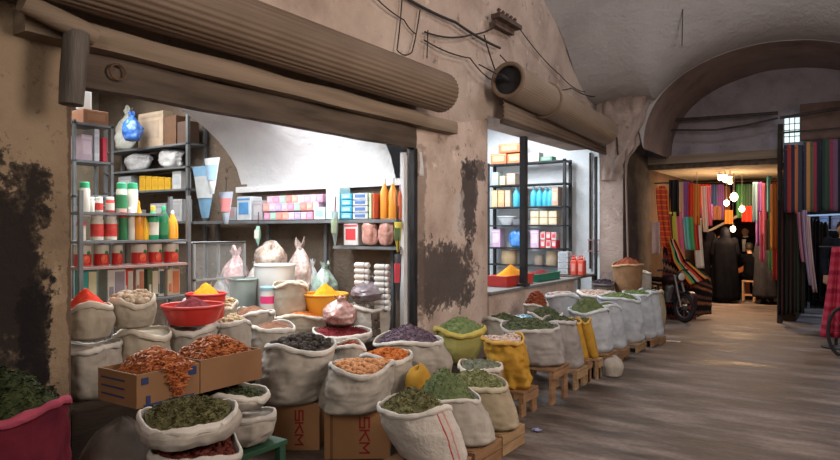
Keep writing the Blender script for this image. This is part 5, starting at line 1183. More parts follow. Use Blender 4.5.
for k, (a0, a1, t_, bt, c, lb, Y) in enumerate([(756, 761, 190, 246, c_pu, 'violet striped', 14.6), (760, 765, 200, 262, c_pk, 'deep pink', 14.0), (773, 778, 182, 280, c_red, 'long vermilion', 13.3), (769, 774, 206, 270, c_gr, 'bottle green', 13.5)]):
    hp('hanging_scarf', lb+' scarf in the tall row beside the timber post', a0, a1, t_, bt, Y, stripes('sy%d' % k, [c, tuple(min(.8, x*1.3+.03) for x in c), tuple(x*.6 for x in c)], 0, 2), k+120, folds=1, amp=.025)
kil = stripes('kilim_dark', [c_bk, c_bk, (.18,.03,.025), c_bk, (.30,.13,.07), c_bk, (.22,.04,.03)], 1, 2.4, nz=.01, zig=.9)
# sloping kilims draped over a stand
def drape(label, pts0, pts1, mat, sd, amp=.03):
    """cloth between two edges given as polylines"""
    b = MB(); A = [Vector(p) for p in pts0]; B_ = [Vector(p) for p in pts1]
    def ev(P, v):
        k = v*(len(P)-1); i = min(len(P)-2, int(k)); return P[i].lerp(P[i+1], k-i)
    def fn(u, v):
        q = ev(A, v).lerp(ev(B_, v), u); return q+Vector((amp*nz((u*3, v*4, sd), 1.5, sd), -amp*.8*math.sin(u*9+sd)*.6, amp*.4*nz((u*3, v*3, sd), 2, 3)))
    b.sheet(fn, 20, 24); return tag(b.build('draped_kilim', mat, solid=.015, sharp=2), label, 'kilim')
drape('multi-coloured runner sweeping down diagonally across the dark kilims', [on_y(668, 238, 12.45), on_y(674, 262, 12.40), on_y(690, 285, 12.30)], [on_y(676, 240, 12.5), on_y(688, 262, 12.45), on_y(708, 278, 12.35)], stripes('st_multi', [c_or, c_gr, c_bk, c_cr, c_red, c_bk], 0, 1.2), 2, .015)
drape('dark red kilim with zigzag bands draped below the scarves', [on_y(663, 246, 12.6), on_y(662, 285, 12.45), on_y(664, 320, 12.35)], [on_y(692, 268, 12.75), on_y(695, 295, 12.55), on_y(696, 320, 12.4)], kil, 3)
drape('black kilim with rust bands hanging next to the doorway walkway', [on_y(693, 266, 12.70), on_y(694, 290, 12.55), on_y(694, 316, 12.45)], [on_y(711, 278, 12.95), on_y(712, 295, 12.8), on_y(711, 314, 12.7)], stripes('kilim_rust', [c_bk, (.25,.09,.04), c_bk, c_bk, (.12,.05,.03)], 1, 3, zig=.6), 4)
t = thing('kilim_stand', 'wooden stand holding up the draped kilims, mostly hidden', 'stand', (-2.75, 12.95, 0)); b = MB(); b.box((0, 0, .72), (.7, .25, .03)); b.build('top_rail', wood_dark, t, False)
for sx in (-.3, .3):
    for sy in (-.1, .1): b = MB(); b.box((sx, sy, .35), (.04, .04, .70)); b.build('leg', wood_dark, t, False)
# back wall group
for k, (a0, a1, t_, bt, c, lb) in enumerate([(700, 711, 184, 216, c_red, 'scarlet'), (711, 717, 184, 218, c_bl, 'slate blue'), (717, 724, 184, 220, c_pu, 'purple'), (724, 730, 186, 222, c_br, 'brown'), (736, 745, 184, 218, c_gr, 'leaf green'), (745, 753, 184, 214, (.12,.22,.14), 'dark green')]):
    hp('hanging_shawl', lb+' shawl in the top row along the back of the textile shop', a0, a1, t_, bt, 16.6, stripes('bk%d' % k, [c, tuple(x*.7 for x in c), c, tuple(min(.8, x*1.3) for x in c)], 0, 3), k+20, folds=2, amp=.03)
for k, (a0, a1, t_, bt, c, lb) in enumerate([(701, 713, 204, 220, c_pu, 'mauve'), (713, 721, 206, 220, c_br, 'rust brown'), (725, 733, 210, 224, c_or, 'orange'), (742, 752, 206, 222, c_red, 'bright red')]):
    hp('hanging_shawl', lb+' shawl in the low row at the back of the textile shop', a0, a1, t_, bt, 16.2, stripes('bl%d' % k, [c, tuple(x*.75 for x in c), c], 0, 2), k+30, folds=2, amp=.03)
for k, (a0, a1, t_, bt, c, lb) in enumerate([(753, 758, 182, 222, (.25,.42,.45), 'sea-blue'), (758, 763, 182, 212, c_pu, 'plum'), (762, 767, 183, 236, c_pk, 'rose pink'), (767, 771, 176, 212, c_tq, 'pale turquoise'), (771, 777, 184, 250, c_or, 'orange-red'), (765, 769, 220, 250, c_br, 'maroon brown')]):
    hp('hanging_scarf', lb+' scarf hanging along the side nearest the timber post', a0, a1, t_, bt, 14.2-.25*k, stripes('rt%d' % k, [c, tuple(min(.8, x*1.3+.02) for x in c), c, tuple(x*.7 for x in c)], 0, 2), k+40, folds=1, amp=.03)
hpz = on_y(720, 182, 16.6).z
for lb, y, z, x0, x1 in [('long', 16.62, hpz, -3.3, -1.2), ('short', 13.1, on_y(690, 182, 13.1).z, -3.3, -2.6)]:
    b = MB(); b.tube([(x0, y, z), (x1, y, z)], .015, 8); tag(b.build('hanging_rail', wood_dark), lb+' rail carrying the shawls in the textile shop', 'rail')
# bulbs and spots
bulb_m = M('bulb_glow', (1.0,.78,.5), emit=12)
for k, (px, py, Y, nm) in enumerate([(697, 203, 14.2, 'by the scarlet scarf'), (726.5, 203, 15.2, 'lowest of the middle trio'), (734, 197, 14.8, 'largest, highest of the middle trio'), (742, 209, 15.0, 'closest to the red shawl'), (733, 229, 15.6, 'hanging low above the crowd')]):
    p = on_y(px, py, Y); t = thing('light_bulb', 'bare warm bulb '+nm, 'light bulb', p); r = .055 if k != 2 else .075
    b = MB(); b.ball((0, 0, 0), (r, r, r*1.2), 0, 14, 10); b.build('glass_bulb', bulb_m, t); b = MB(); b.lathe([(.022, r), (.022, r+.07)], 10); b.build('socket', black_steel, t); b = MB(); b.tube([(0, 0, r+.07), (0, 0, 2.78-p.z)], .005, 6); b.build('cord', wire_m, t)
    l = bpy.data.lights.new('bulb_light', 'POINT'); l.energy = 26 if k != 2 else 40; l.color = (1, .66, .36); l.shadow_soft_size = .06; lo = bpy.data.objects.new('bulb_light', l); C.objects.link(lo); lo.location = p+Vector((0, -.12, -.02))
for k, px in enumerate((720, 725, 730)):
    p = on_y(px, 180-2*(k-1)*-1, 14.5-.2*k); t = thing('spot_lamp', 'white ceiling spot lamp, %s of three in a slanting row' % ORD[k], 'lamp', p, 0, 'ceiling spots of the textile shop'); b = MB(); b.lathe([(.05, .10), (.04, 0), (.05, -.02)], 14, rot=RX(.5)); b.build('lamp_shade', whpl, t); b = MB(); b.ball((0, .0, -.02), (.034, .034, .03), 0, 12, 8); b.build('glass_bulb', M('spot_glow', (1,.93,.85), emit=9), t); b = MB(); b.tube([(0, 0, .08), (0, 0, 2.78-p.z)], .01, 6); b.build('stem', black_steel, t)
# table with turquoise cloth
t = thing('sales_table', 'orange cloth covered sales table with a turquoise packet edge', 'table', (dirp(738)[0]*17.4/dirp(738)[1], 17.4, 0)); b = MB(); b.box((0, 0, .80), (.62, .5, .04)); b.build('table_top', cm((.12,.45,.5)), t, False)
b = MB(); b.sheet(lambda u, v: (-.30+.60*u, -.26-.015*math.sin(u*25), .78-.74*v), 30, 6); b.build('front_cloth', cm((.5,.16,.05)), t)
for sx in (-.27, .27): b = MB(); b.box((sx, .2, .39), (.04, .04, .78)); b.build('leg', wood_dark, t, False)
p = on_y(749, 300, 16.3)
t = thing('wooden_stool', 'small pale wooden stool lit up in the textile doorway', 'stool', (p.x, 16.3, 0)); b = MB(); b.box((0, 0, .45), (.27, .27, .03)); pw = M('pale_wood', (.60,.34,.18), (.66,.4,.23), 5, .6); b.build('seat', pw, t, False, bevel=.004)
for sx in (-1, 1):
    for sy in (-1, 1): b = MB(); b.box((sx*.11, sy*.11, .217), (.035, .035, .434)); b.build('leg', pw, t, False)
b = MB()
for sy in (-1, 1): b.box((0, sy*.11, .14), (.18, .022, .03))
b.build('stretcher', pw, t, False)
# ---------------- striped rugs hanging over the stall
rug_cols = [[tuple(min(.8, x*1.7) for x in c) for c in q] for q in [[(.02,.022,.035), (.22,.03,.03), (.02,.025,.04), (.30,.10,.05), (.03,.035,.05)], [(.035,.04,.055), (.30,.14,.06), (.05,.09,.05), (.20,.03,.05), (.02,.02,.03)], [(.02,.035,.03), (.03,.05,.04), (.16,.03,.06), (.10,.06,.10), (.02,.02,.03)]]]
for k, (a0, a1) in enumerate([(784, 803), (803.5, 821), (821.5, 843)]):
    hp('hanging_rug', ['striped navy and red rug hanging next to the timber post', 'striped rug with brown and green bands, middle of the three hanging', 'dark green and plum striped rug hanging at the outer end of the rail'][k], a0, a1, 145-3*k, 213-k, 12.22, stripes('rug%d' % k, rug_cols[k], 0, 1.05, nz=.015), k+60, folds=2, amp=.03, cat='rug')
for k, (a0, a1, c) in enumerate([(778, 786, (.02,.02,.018)), (787, 795, (.035,.03,.025)), (795, 804, (.03,.035,.025))]):
    hp('hanging_rug', ['long black rug against the timber post, reaching near the ground', 'long dark brown rug between two other dark rugs', 'long dark olive rug beside the lilac scarves'][k], a0, a1, 200, 315-k, 12.45-.1*k, stripes('lrug%d' % k, [c, tuple(x*1.8 for x in c), c, (.07,.025,.025), c], 0, 1.2), k+70, folds=2, amp=.05, cat='rug')
for k, (a0, a1, t_, bt, c, lb, sw) in enumerate([(797, 802, 212, 262, (.34,.14,.2), 'dusty rose', .10), (802, 807, 210, 285, (.34,.26,.40), 'lilac', .16), (806, 810, 216, 292, (.50,.36,.38), 'pale pink striped', .16)]):
    hp('hanging_scarf', lb+' scarf hanging in front of the long dark rugs', a0, a1, t_, bt, 12.05-.1*k, stripes('ls%d' % k, [c, tuple(x*.5 for x in c), c, tuple(min(.8, x*1.2) for x in c)], 0, 2), k+80, folds=1, amp=.03, sway=(sw*.6, 0))
# the dark stall: shelf with bluish goods, black garments
t = thing('metal_shelf', 'dim shelf of bluish goods inside the dark stall', 'shelf', (.0, 15.2, 0))
for zz in (1.2, 1.6, 2.0, 2.4): b = MB(); b.box((0, 0, zz), (1.7, .3, .025)); b.build('shelf', shelf_dark, t, False)
for sx in (-.83, 0, .83): b = MB(); b.box((sx, .12, 1.25), (.04, .04, 2.5)); b.build('post', shelf_dark, t, False)
rr = random.Random(4)
for j, zz in enumerate((1.215, 1.615, 2.015)):
    for k in range(8):
        c = rr.choice([(.12,.16,.26), (.2,.26,.36), (.1,.1,.14), (.3,.34,.42), (.16,.12,.2)]); h = rr.uniform(.14, .3)
        packet('bluish carton on the dim stall shelf, %s along the %s board' % (ORD[k], ['lowest', 'middle', 'top'][j]), (-.76+.2*k, 15.18), (.16, .2, h), zz, cm(c), cm(tuple(min(.8, x*1.7) for x in c)), '-y', 'bluish cartons in the dark stall', 'carton', 'carton')
for k, (a0, a1) in enumerate([(806, 813), (813, 820), (820, 828)]):
    hp('hanging_garment', ['black garment hanging beside the lilac scarf', 'black garment in the middle of the dark stall', 'black garment nearest the person at the stall'][k], a0, a1, 218+2*k, 302-k*2, 12.9+.1*k, cm((.014+.004*k,.014,.017)), k+90, folds=2, amp=.05, cat='garment', taper=1.25)
b = MB(); b.tube([on_y(800, 216, 13.1), on_y(850, 214, 13.1)], .014, 8); tag(b.build('glowing_rail', M('blue_rail', (.45,.65,1.0), emit=.5)), 'thin bluish rail over the black garments, glowing in place of its glints', 'lamp')  # a rail, not a lamp: emission stands in for its bluish highlights
hp('hanging_cloth', 'crimson embroidered cloth draped over a stand at the street corner', 832, 850, 247, 338, 10.4, stripes('crimson', [(.42,.03,.07), (.50,.06,.10), (.30,.02,.05), (.46,.05,.09)], 1, 5, nz=.08), 5, folds=3, amp=.06, cat='cloth', taper=1.9, sway=(-.05, 0))
a = on_y(836, 247, 10.47); b = MB(); b.tube([(a.x, 10.47, 0), (a.x, 10.47, a.z)], .02, 8); b.tube([(a.x-.2, 10.47, a.z), (a.x+.2, 10.47, a.z)], .015, 8); b.lathe([(.18, 0), (.18, .02), (.03, .04)], 20, (a.x, 10.47, 0))
tag(b.build('cloth_stand', black_steel), 'black metal stand under the crimson cloth', 'stand')
p = on_y(838, 326, 9.9); b = MB(); b.tube([(p.x+.05+.16*math.cos(q), 9.9+.05*math.sin(q), .30+.30*math.sin(q)) for q in [i*PI/14 for i in range(28)]], .022, 8, closed=True)
for k in range(8): q = k*PI/4; b.tube([(p.x+.05, 9.9, .30), (p.x+.05+.15*math.cos(q), 9.9+.04*math.sin(q), .30+.29*math.sin(q))], .004, 5)
tag(b.build('cart_wheel', M('tyre', (.015,.015,.016), rough=.7)), 'dark spoked wheel at the foot of the crimson cloth', 'wheel')
# litter
p = on_x(537, 432, -1.7); p = Vector((dirp(537)[0]*5.15, dirp(537)[1]*5.15, .0)); b = MB(); b.sheet(lambda u, v: (.07*(u-.5), .05*(v-.5), .012+.025*abs(nz((u*3, v*3, 0), 1.7, 2))), 8, 8)
tag(b.build('plastic_wrapper', cm((.25,.28,.5)), loc=p, solid=.003), 'small bluish crumpled wrapper lying on the paving', 'litter')
p = Vector((dirp(672)[0]*9.3, dirp(672)[1]*9.3, 0)); b = MB(); b.sheet(lambda u, v: (.22*(u-.5), .12*(v-.5), .008+.012*abs(nz((u*3, v*3, 0), 1.7, 5))), 8, 8)
tag(b.build('paper_scrap', cm((.5,.42,.4)), loc=p, solid=.003), 'pale flat paper scrap on the paving near the motorbike', 'litter')

# ================================================================ PEOPLE
skin_m = M('skin', (.50,.29,.19), (.46,.25,.16), 10, .6, spec=.3)
hair_m = M('hair', (.012,.009,.008), (.03,.022,.018), 30, .6)
def fabric(c): return M('fabric_%02d%02d%02d' % tuple(int(x*99) for x in c), c, tuple(x*.65 for x in c), 9, .95, .3, 30, spec=.03)
def remesh(o, v):
    m = o.modifiers.new('skin', 'REMESH'); m.mode = 'VOXEL'; m.voxel_size = v; m.use_smooth_shade = True
    s = o.modifiers.new('relax', 'SMOOTH'); s.factor = .4; s.iterations = 2
def limb(b, pts, rs):
    pts = [Vector(p) for p in pts]; P = []; Rr = []
    for i in range(len(pts)-1):
        for k in range(5): u = k/5; P.append(pts[i].lerp(pts[i+1], u)); Rr.append(rs[i]+(rs[i+1]-rs[i])*u)
    P.append(pts[-1]); Rr.append(rs[-1]); b.tube(P, Rr, 10)
    for p, r in zip(pts, rs): b.ball(p, r*.99, 0, 10, 8)
def person(label, loc, rz, legs, arms, head=(0, -.03, 1.56), chest=(0, 0, 1.27), pelvis=(0, 0, .92), jacket=None, trousers=None, shirt=None, cloak=None, hair=True, scarf=None, sc=1.0):
    """legs: two (hip, knee, ankle, toe); arms: two (shoulder, elbow, wrist, finger direction). Faces local -y."""
    t = thing('person', label, 'person', loc, rz); t.scale = (sc, sc, sc)
    hd, ch, pv = Vector(head), Vector(chest), Vector(pelvis)
    b = MB(); nk = ch.lerp(hd, .5)+Vector((0, .015, 0))
    limb(b, [pv, pv.lerp(ch, .5), ch], [.125, .115, .13]); b.ball(pv, (.15, .11, .12)); b.ball(ch, (.165, .105, .13)); b.ball(ch+Vector((0, 0, .10)), (.15, .08, .07))
    limb(b, [ch+Vector((0, .01, .12)), hd-Vector((0, -.01, .06))], [.058, .05])
    b.ball(hd, (.073, .092, .112), 0, 16, 12); b.ball(hd+Vector((0, -.035, -.06)), (.05, .055, .052), 0, 12, 8)
    b.tube([hd+Vector((0, -.088, .02)), hd+Vector((0, -.113, -.022)), hd+Vector((0, -.09, -.032))], [.010, .016, .010], 8)
    for s in (-1, 1): b.ball(hd+Vector((s*.074, .008, -.005)), (.012, .022, .032), 0, 8, 6)
    b.tube([hd+Vector((-.022, -.086, -.062)), hd+Vector((0, -.094, -.061)), hd+Vector((.022, -.086, -.062))], .009, 6)
    for hip, kn, an, toe in legs:
        limb(b, [hip, kn, an], [.085, .058, .040]); 
    for sh, el, wr, fd in arms:
        limb(b, [sh, el, wr], [.052, .040, .028]); sh, el, wr, fd = map(Vector, (sh, el, wr, fd)); fd.normalize()
        side = fd.cross(Vector((0, 0, 1))); side = side.normalized() if side.length > .1 else Vector((1, 0, 0)); nrm = side.cross(fd)
        for q in (-.024, 0, .024): b.tube([wr+side*q*.5, wr+fd*.04+side*q*.9, wr+fd*.085+side*q], [.018, .019, .015], 8)
        for k, L in enumerate((.062, .074, .070, .055)):
            r0 = wr+fd*.080+side*(-.033+.022*k); b.tube([r0, r0+fd*L*.5+nrm*.004, r0+fd*L*.85-nrm*.010, r0+fd*L-nrm*.022], [.0105, .010, .009, .007], 7)
        r0 = wr+fd*.025-side*.028; b.tube([r0, r0-side*.028+fd*.025, r0-side*.036+fd*.060], [.013, .012, .009], 7)
    o = b.build('body', skin_m, t, sharp=2); remesh(o, .009)
    b = MB()
    for s in (-1, 1): b.ball(hd+Vector((s*.030, -.083, .015)), (.012, .008, .008), 0, 8, 6)
    b.build('eyes', black_steel, t)
    if hair:
        b = MB(); b.sheet(lambda u, v: tuple(hd+Vector((.080*math.cos(2*PI*u)*math.sin(PI*.62*v), .012+.094*math.sin(2*PI*u)*math.sin(PI*.62*v)*(1 if math.sin(2*PI*u) > 0 else .9-.2*v), .016+.112*math.cos(PI*.62*v*(1 if math.sin(2*PI*u) > -.2 else .62))))), 24, 10); b.build('hair', hair_m, t, solid=.012, sharp=2)
    if scarf:
        b = MB(); b.sheet(lambda u, v: tuple(hd+Vector((.088*math.cos(2*PI*u)*math.sin(PI*(.05+.75*v)), .02+.105*math.sin(2*PI*u)*math.sin(PI*(.05+.75*v))*(1 if math.sin(2*PI*u) > 0 else .55), .012+.125*math.cos(PI*(.05+.75*v)))))
            , 24, 12); b.build('head_scarf', scarf, t, solid=.01, sharp=2)
    if trousers:
        b = MB(); b.ball(pv, (.17, .13, .13))
        for hip, kn, an, toe in legs: limb(b, [hip, kn, Vector(an)+Vector((0, 0, .03))], [.105, .082, .068])
        o = b.build('trousers', trousers, t, sharp=2); remesh(o, .016)
    if jacket:
        b = MB(); limb(b, [pv+Vector((0, 0, -.02)), pv.lerp(ch, .5), ch], [.16, .145, .15]); b.ball(ch, (.19, .13, .15)); b.ball(ch+Vector((0, .01, .10)), (.17, .095, .075)); b.ball(pv, (.175, .135, .14))
        for sh, el, wr, fd in arms: limb(b, [sh, el, Vector(wr).lerp(Vector(el), .08)], [.076, .060, .048])
        o = b.build('jacket', jacket, t, sharp=2); remesh(o, .016)
    if shirt:
        b = MB(); b.add([ch+Vector(v) for v in ((-.045, -.155, .10), (.045, -.155, .10), (.03, -.165, -.20), (-.03, -.165, -.20))], [(0, 1, 2, 3)]); b.tube([ch+Vector((.055*math.cos(q), .0+.055*math.sin(q), .155)) for q in [i*PI/8 for i in range(16)]], .014, 8, closed=True); b.build('shirt_front', shirt, t, solid=.012)
    if cloak:
        mat, hem = cloak
        rings = [(hem, .30, .27), (.45, .285, .25), (.85, .26, .22), (1.12, .245, .19), (1.33, .235, .165), (1.41, .16, .13), (1.46, .112, .118), (1.56, .103, .122), (1.65, .085, .10), (1.70, .035, .045), (1.705, .004, .004)]
        def cl(u, v):
            k = v*(len(rings)-1); i = min(len(rings)-2, int(k)); f = k-i; z = rings[i][0]*(1-f)+rings[i+1][0]*f; rx = rings[i][1]*(1-f)+rings[i+1][1]*f; ry = rings[i][2]*(1-f)+rings[i+1][2]*f
            a = 2*PI*u; w = 1+(.07*math.sin(7*a+z*2)+.06*nz((math.cos(a)*2, math.sin(a)*2, z), 1.5, sc*10))*max(0, min(1, (1.4-z)*1.5))
            zz = (z-.92)/(1.56-.92); cen = Vector((0, 0, 0)) if zz < 0 else Vector(((hd.x)*min(1, zz), (hd.y+.03)*min(1, zz)+0, 0))
            zs_ = z if z < .92 else .92+(z-.92)*(hd.z-pv.z)/(1.56-.92)
            y = ry*math.sin(a)*w
            if z > 1.44 and math.sin(a) < -.5: y *= .45
            return (cen.x+rx*math.cos(a)*w, cen.y+y+.02, zs_-.92+pv.z if z > .92 else z*pv.z/.92)
        b = MB(); b.sheet(cl, 48, 44); b.build('cloak', mat, t, solid=.008, sharp=2)
        for sh, el, wr, fd in arms:
            if True:
                b = MB(); limb(b, [sh, el, Vector(wr).lerp(Vector(el), .1)], [.085, .075, .06]); b.build('cloak_sleeve', mat, t, sharp=2)
    b = MB()
    for hip, kn, an, toe in legs:
        an, toe = Vector(an), Vector(toe); d = (toe-an); d.z = 0; b.tube([an-d*.35-Vector((0, 0, an.z-.035)), an+d*.3-Vector((0, 0, an.z-.04)), an+d*1.0-Vector((0, 0, an.z-.028))], [.034, .042, .024], 10); b.ball(an-Vector((0, 0, an.z-.06)), (.042, .05, .05), 0, 10, 6)
    b.build('shoes', black_steel, t)
    return t
LS = [((-.09,0,.90), (-.10,-.02,.48), (-.10,.02,.09), (-.11,-.14,.03)), ((.09,0,.90), (.10,-.03,.48), (.10,.0,.09), (.11,-.16,.03))]
AD = [((-.19,0,1.38), (-.25,.03,1.10), (-.23,-.08,.86), (0,-.2,-1)), ((.19,0,1.38), (.25,.03,1.10), (.23,-.08,.86), (0,-.2,-1))]
def at(px, Y): d = dirp(px); t_ = Y/d[1]; return Vector((d[0]*t_, Y, 0))
blk = fabric((.006,.006,.008)); blk2 = fabric((.010,.009,.012)); gry = fabric((.035,.034,.04)); wht = fabric((.70,.68,.64)); nav = fabric((.02,.024,.035))
face_away = PI   # local -y toward +y
person('person in a long black cloak seen from behind in the middle of the textile doorway', at(725, 15.7), PI+.15, LS, AD, cloak=(blk, .06), scarf=blk, hair=False, sc=.98)
person('person in black cloak leaning and stretching both arms up toward a pale roll', at(709, 16.1), PI-.55, LS, [((-.18,-.03,1.36), (-.22,-.30,1.45), (-.15,-.52,1.62), (0,-.6,.6)), ((.18,-.03,1.36), (.24,-.26,1.33), (.17,-.50,1.46), (0,-.6,.5))], head=(0, -.10, 1.52), chest=(0, -.05, 1.25), cloak=(blk2, .06), scarf=blk2, hair=False, sc=.95)
person('person with dark jacket and white shirt facing the street behind the sales table', at(745.5, 18.0), -.1, LS, [((-.19,0,1.38), (-.25,-.02,1.12), (-.14,-.26,1.02), (.3,-1,-.1)), ((.19,0,1.38), (.25,-.02,1.12), (.12,-.28,1.0), (-.3,-1,-.1))], jacket=blk, trousers=nav, shirt=wht, sc=1.0)
person('person in black seated on the pale stool, bending toward the table', at(750.5, 16.36), PI+.35,
   [((-.09,-.02,.58), (-.15,-.40,.54), (-.15,-.36,.09), (-.15,-.52,.03)), ((.09,-.02,.58), (.15,-.40,.54), (.15,-.36,.09), (.15,-.52,.03))],
   [((-.19,-.06,1.02), (-.26,-.16,.78), (-.12,-.36,.80), (.3,-1,0)), ((.19,-.06,1.02), (.26,-.18,.78), (.10,-.38,.82), (-.3,-1,0))], head=(0, -.12, 1.21), chest=(0, -.05, .92), pelvis=(0, 0, .62), jacket=blk, trousers=blk2, sc=.98)
person('person in a dark grey coat standing with back turned near the orange scarf', at(767, 15.9), PI-.5, LS, AD, jacket=gry, trousers=gry, cloak=(gry, .16), scarf=fabric((.42,.28,.16)), hair=False, sc=.94)
person('person in dark clothes half cut by the frame edge at the dark stall', at(843, 12.4), .1, LS, AD, jacket=nav, trousers=blk, sc=1.03)
p0 = on_y(707, 232, 16.6); p1 = on_y(738, 216, 16.6)
cable('cloth_roll', 'long pale rolled cloth held up diagonally over the crowd', [p0, p1], .03, 'cloth', M('roll_pale', (.60,.48,.36), (.5,.4,.3), 6, .8), 10, 6)

# ================================================================ MOTORBIKE
def motorbike():
    hdg = Vector((.78, -.63)).normalized(); rz = math.atan2(hdg.y, hdg.x)
    fr = Vector((dirp(684)[0]*11.25, dirp(684)[1]*11.25, 0))
    t = thing('motorbike', 'dark parked motorbike with its front wheel toward the street', 'motorbike', fr, rz); t.scale = (.87, .87, .87)   # local +x is forward, origin under front hub
    tyre = M('tyre', (.015,.015,.016), rough=.7); chrome = M('chrome', (.22,.22,.22), rough=.35, metal=.8); paint = M('bike_paint', (.03,.01,.012), (.05,.015,.018), 5, .35, spec=.6); blackp = black_steel
    def wheel(x):
        b = MB(); b.tube([(x+.265*math.cos(q), 0, .305+.265*math.sin(q)) for q in [i*PI/18 for i in range(36)]], .042, 10, closed=True); w = b.build('wheel', tyre, t, sharp=2)
        b = MB(); b.tube([(x+.215*math.cos(q), 0, .305+.215*math.sin(q)) for q in [i*PI/18 for i in range(36)]], .014, 8, closed=True); b.build('rim', chrome, w, sharp=2)
        b = MB()
        for k in range(14): q = k*PI/7; b.tube([(x, .02*(-1)**k, .305), (x+.21*math.cos(q+.2*(-1)**k), 0, .305+.21*math.sin(q+.2*(-1)**k))], .003, 5)
        b.build('spokes', chrome, w); b = MB(); b.lathe([(.05, -.05), (.055, 0), (.05, .05)], 14, (x, 0, .305), rot=RX(PI/2)); b.build('hub', chrome, w)
    wheel(0); wheel(-1.0)
    b = MB()
    for s in (-1, 1): b.tube([(0, s*.075, .305), (-.10, s*.075, .62), (-.20, s*.065, .93)], [.02, .024, .022], 8)
    b.build('front_fork', chrome, t)
    b = MB(); b.sheet(lambda u, v: (.31*math.cos(-.5+2.6*v)*-1*-1, .06*(2*u-1), .305+.325*math.sin(-.0+2.7*v)), 6, 16); b.build('front_mudguard', paint, t, solid=.006)
    b = MB(); b.tube([(-.20, 0, .90), (-.42, 0, .72), (-.75, 0, .68), (-1.2, 0, .72)], .024, 8); b.tube([(-.22, 0, .84), (-.34, 0, .42), (-.70, 0, .34), (-.80, 0, .66)], .022, 8); b.tube([(-.80, .07, .36), (-1.0, .07, .305)], .018, 8); b.tube([(-.80, -.07, .36), (-1.0, -.07, .305)], .018, 8); b.tube([(-1.0, .09, .31), (-1.0, .09, .68)], .022, 8); b.tube([(-1.0, -.09, .31), (-1.0, -.09, .68)], .022, 8); b.build('frame', blackp, t)
    b = MB(); b.ball((-.42, 0, .84), (.22, .12, .11), 0, 16, 10); b.build('fuel_tank', paint, t)
    b = MB(); b.ball((-.86, 0, .80), (.34, .11, .055), 0, 16, 8); b.build('seat', fabric((.02,.02,.02)), t)
    b = MB(); b.box((-.52, 0, .46), (.26, .2, .2)); b.lathe([(.085, 0), (.09, .04), (.085, .16), (.05, .19)], 12, (-.47, 0, .54), rot=RY(.3)); b.build('engine', M('engine_grey', (.16,.16,.165), rough=.4, metal=.5), t, bevel=.01)
    b = MB(); b.tube([(-.45, -.11, .44), (-.5, -.13, .28), (-.8, -.14, .27), (-1.25, -.14, .36)], [.022, .026, .036, .04], 10); b.build('exhaust', chrome, t)
    b = MB(); b.tube([(-.32, -.36, 1.02), (-.24, -.18, 1.04), (-.20, 0, .97), (-.24, .18, 1.04), (-.32, .36, 1.02)], .013, 8)
    for s in (-1, 1): b.tube([(-.35, s*.37, 1.02), (-.29, s*.28, 1.03)], .02, 8)
    b.build('handlebar', blackp, t)
    b = MB(); b.lathe([(.03, -.1), (.085, -.02), (.09, .03)], 18, (-.10, 0, .90), rot=RY(PI/2)); h = b.build('headlamp', blackp, t); b = MB(); b.ball((-.07, 0, .90), (.03, .08, .08), 0, 14, 8); b.build('lens', M('lamp_lens', (.55,.52,.48), rough=.15, spec=.6), h)
    for s in (-1, 1):
        b = MB(); b.tube([(-.26, s*.2, 1.04), (-.24, s*.27, 1.2)], .006, 6); b.ball((-.24, s*.28, 1.23), (.012, .06, .04), 0, 10, 6); b.build('mirror', blackp, t)
    b = MB(); b.sheet(lambda u, v: (-1.0-.33*math.cos(.2+1.7*v), .07*(2*u-1), .305+.35*math.sin(.2+1.7*v)), 6, 12); b.build('rear_mudguard', paint, t, solid=.006)
motorbike()

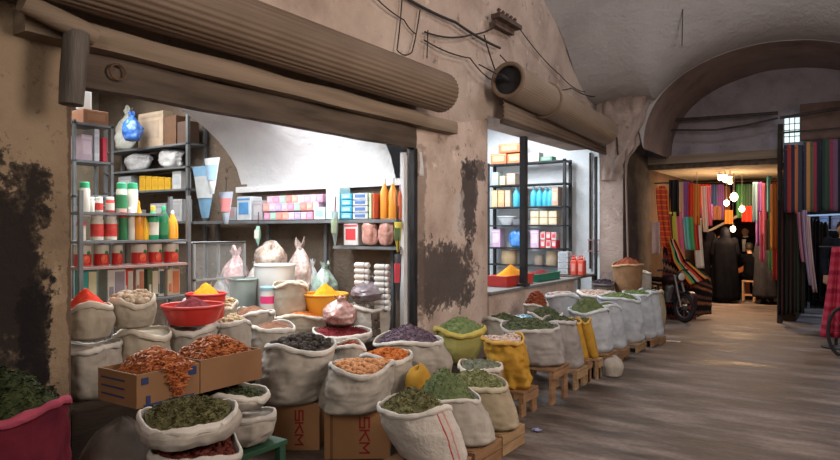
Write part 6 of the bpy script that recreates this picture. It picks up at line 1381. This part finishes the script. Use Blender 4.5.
# ================================================================ LIGHT
def area(name, loc, rot, size, energy, c=(1,1,1), sy=None, spread=None):
    l = bpy.data.lights.new(name, 'AREA'); l.energy = energy; l.color = c; l.size = size
    if sy: l.shape = 'RECTANGLE'; l.size_y = sy
    if spread: l.spread = spread
    o = bpy.data.objects.new(name, l); C.objects.link(o); o.location = loc; o.rotation_euler = rot; return o
def aim(o, tgt): o.rotation_euler = (Vector(tgt)-o.location).to_track_quat('-Z', 'Y').to_euler(); return o
area('shop_light', (-4.7, 3.9, 2.80), (0, 0, 0), 1.2, 135, (.95,.98,1.0), 2.2)
area('shop_light_inner', (-7.6, 3.7, 3.6), (0, 0, 0), 1.6, 120, (1,.97,.93), 2.0)
area('second_shop_light', (-5.3, 9.2, 3.60), (0, 0, 0), 1.4, 225, (.96,.98,1.0), 3.0)
aim(area('textile_light', (-2.2, 14.5, 2.74), (0,0,0), 1.2, 115, (1,.62,.38), 2.0), (-2.2, 14.5, 0))
area('stall_light', (.4, 14.2, 2.8), (0, 0, 0), 1.0, 60, (.62,.76,1.0), 1.0)
# unseen area lamps added as soft fill overhead; the vault has no opening
area('overhead_fill', (-.3, 1.0, 5.6), (0, 0, 0), 1.2, 60, (1,.92,.84), 1.2)
aim(area('overhead_fill_far', (-.4, 7.5, 5.9), (0,0,0), 1.0, 75, (.95,.95,1.0), 1.0), (-1.6, 8.5, 0))
aim(area('side_fill', (1.6, 4.2, 3.3), (0,0,0), 2.6, 265, (1,.84,.72), 1.8), (-3.7, 5.4, 3.5))  # unseen fill lamp added at the side to brighten the upper facade
aim(area('rear_fill', (1.3, -2.5, 3.4), (0,0,0), 1.6, 120, (1,.88,.76), 1.6), (-3.4, 3.0, 1.4))  # added fill from behind the camera for the near sacks and boxes
w = bpy.data.worlds.new('World'); SC.world = w; w.use_nodes = True; w.node_tree.nodes['Background'].inputs[0].default_value = (.55,.55,.6,1); w.node_tree.nodes['Background'].inputs[1].default_value = .35

cam = bpy.data.cameras.new('camera'); co = bpy.data.objects.new('camera', cam); C.objects.link(co); SC.camera = co
co.location = (0, 0, H); co.rotation_euler = (PI/2, 0, YAW); cam.sensor_width = 36; cam.lens = 36*F/840; cam.clip_start = .05
SC.view_settings.view_transform = 'Standard'; SC.view_settings.look = 'None'; SC.view_settings.exposure = 0
SC.cycles.use_denoising = True; SC.cycles.max_bounces = 8; SC.cycles.sample_clamp_indirect = 6
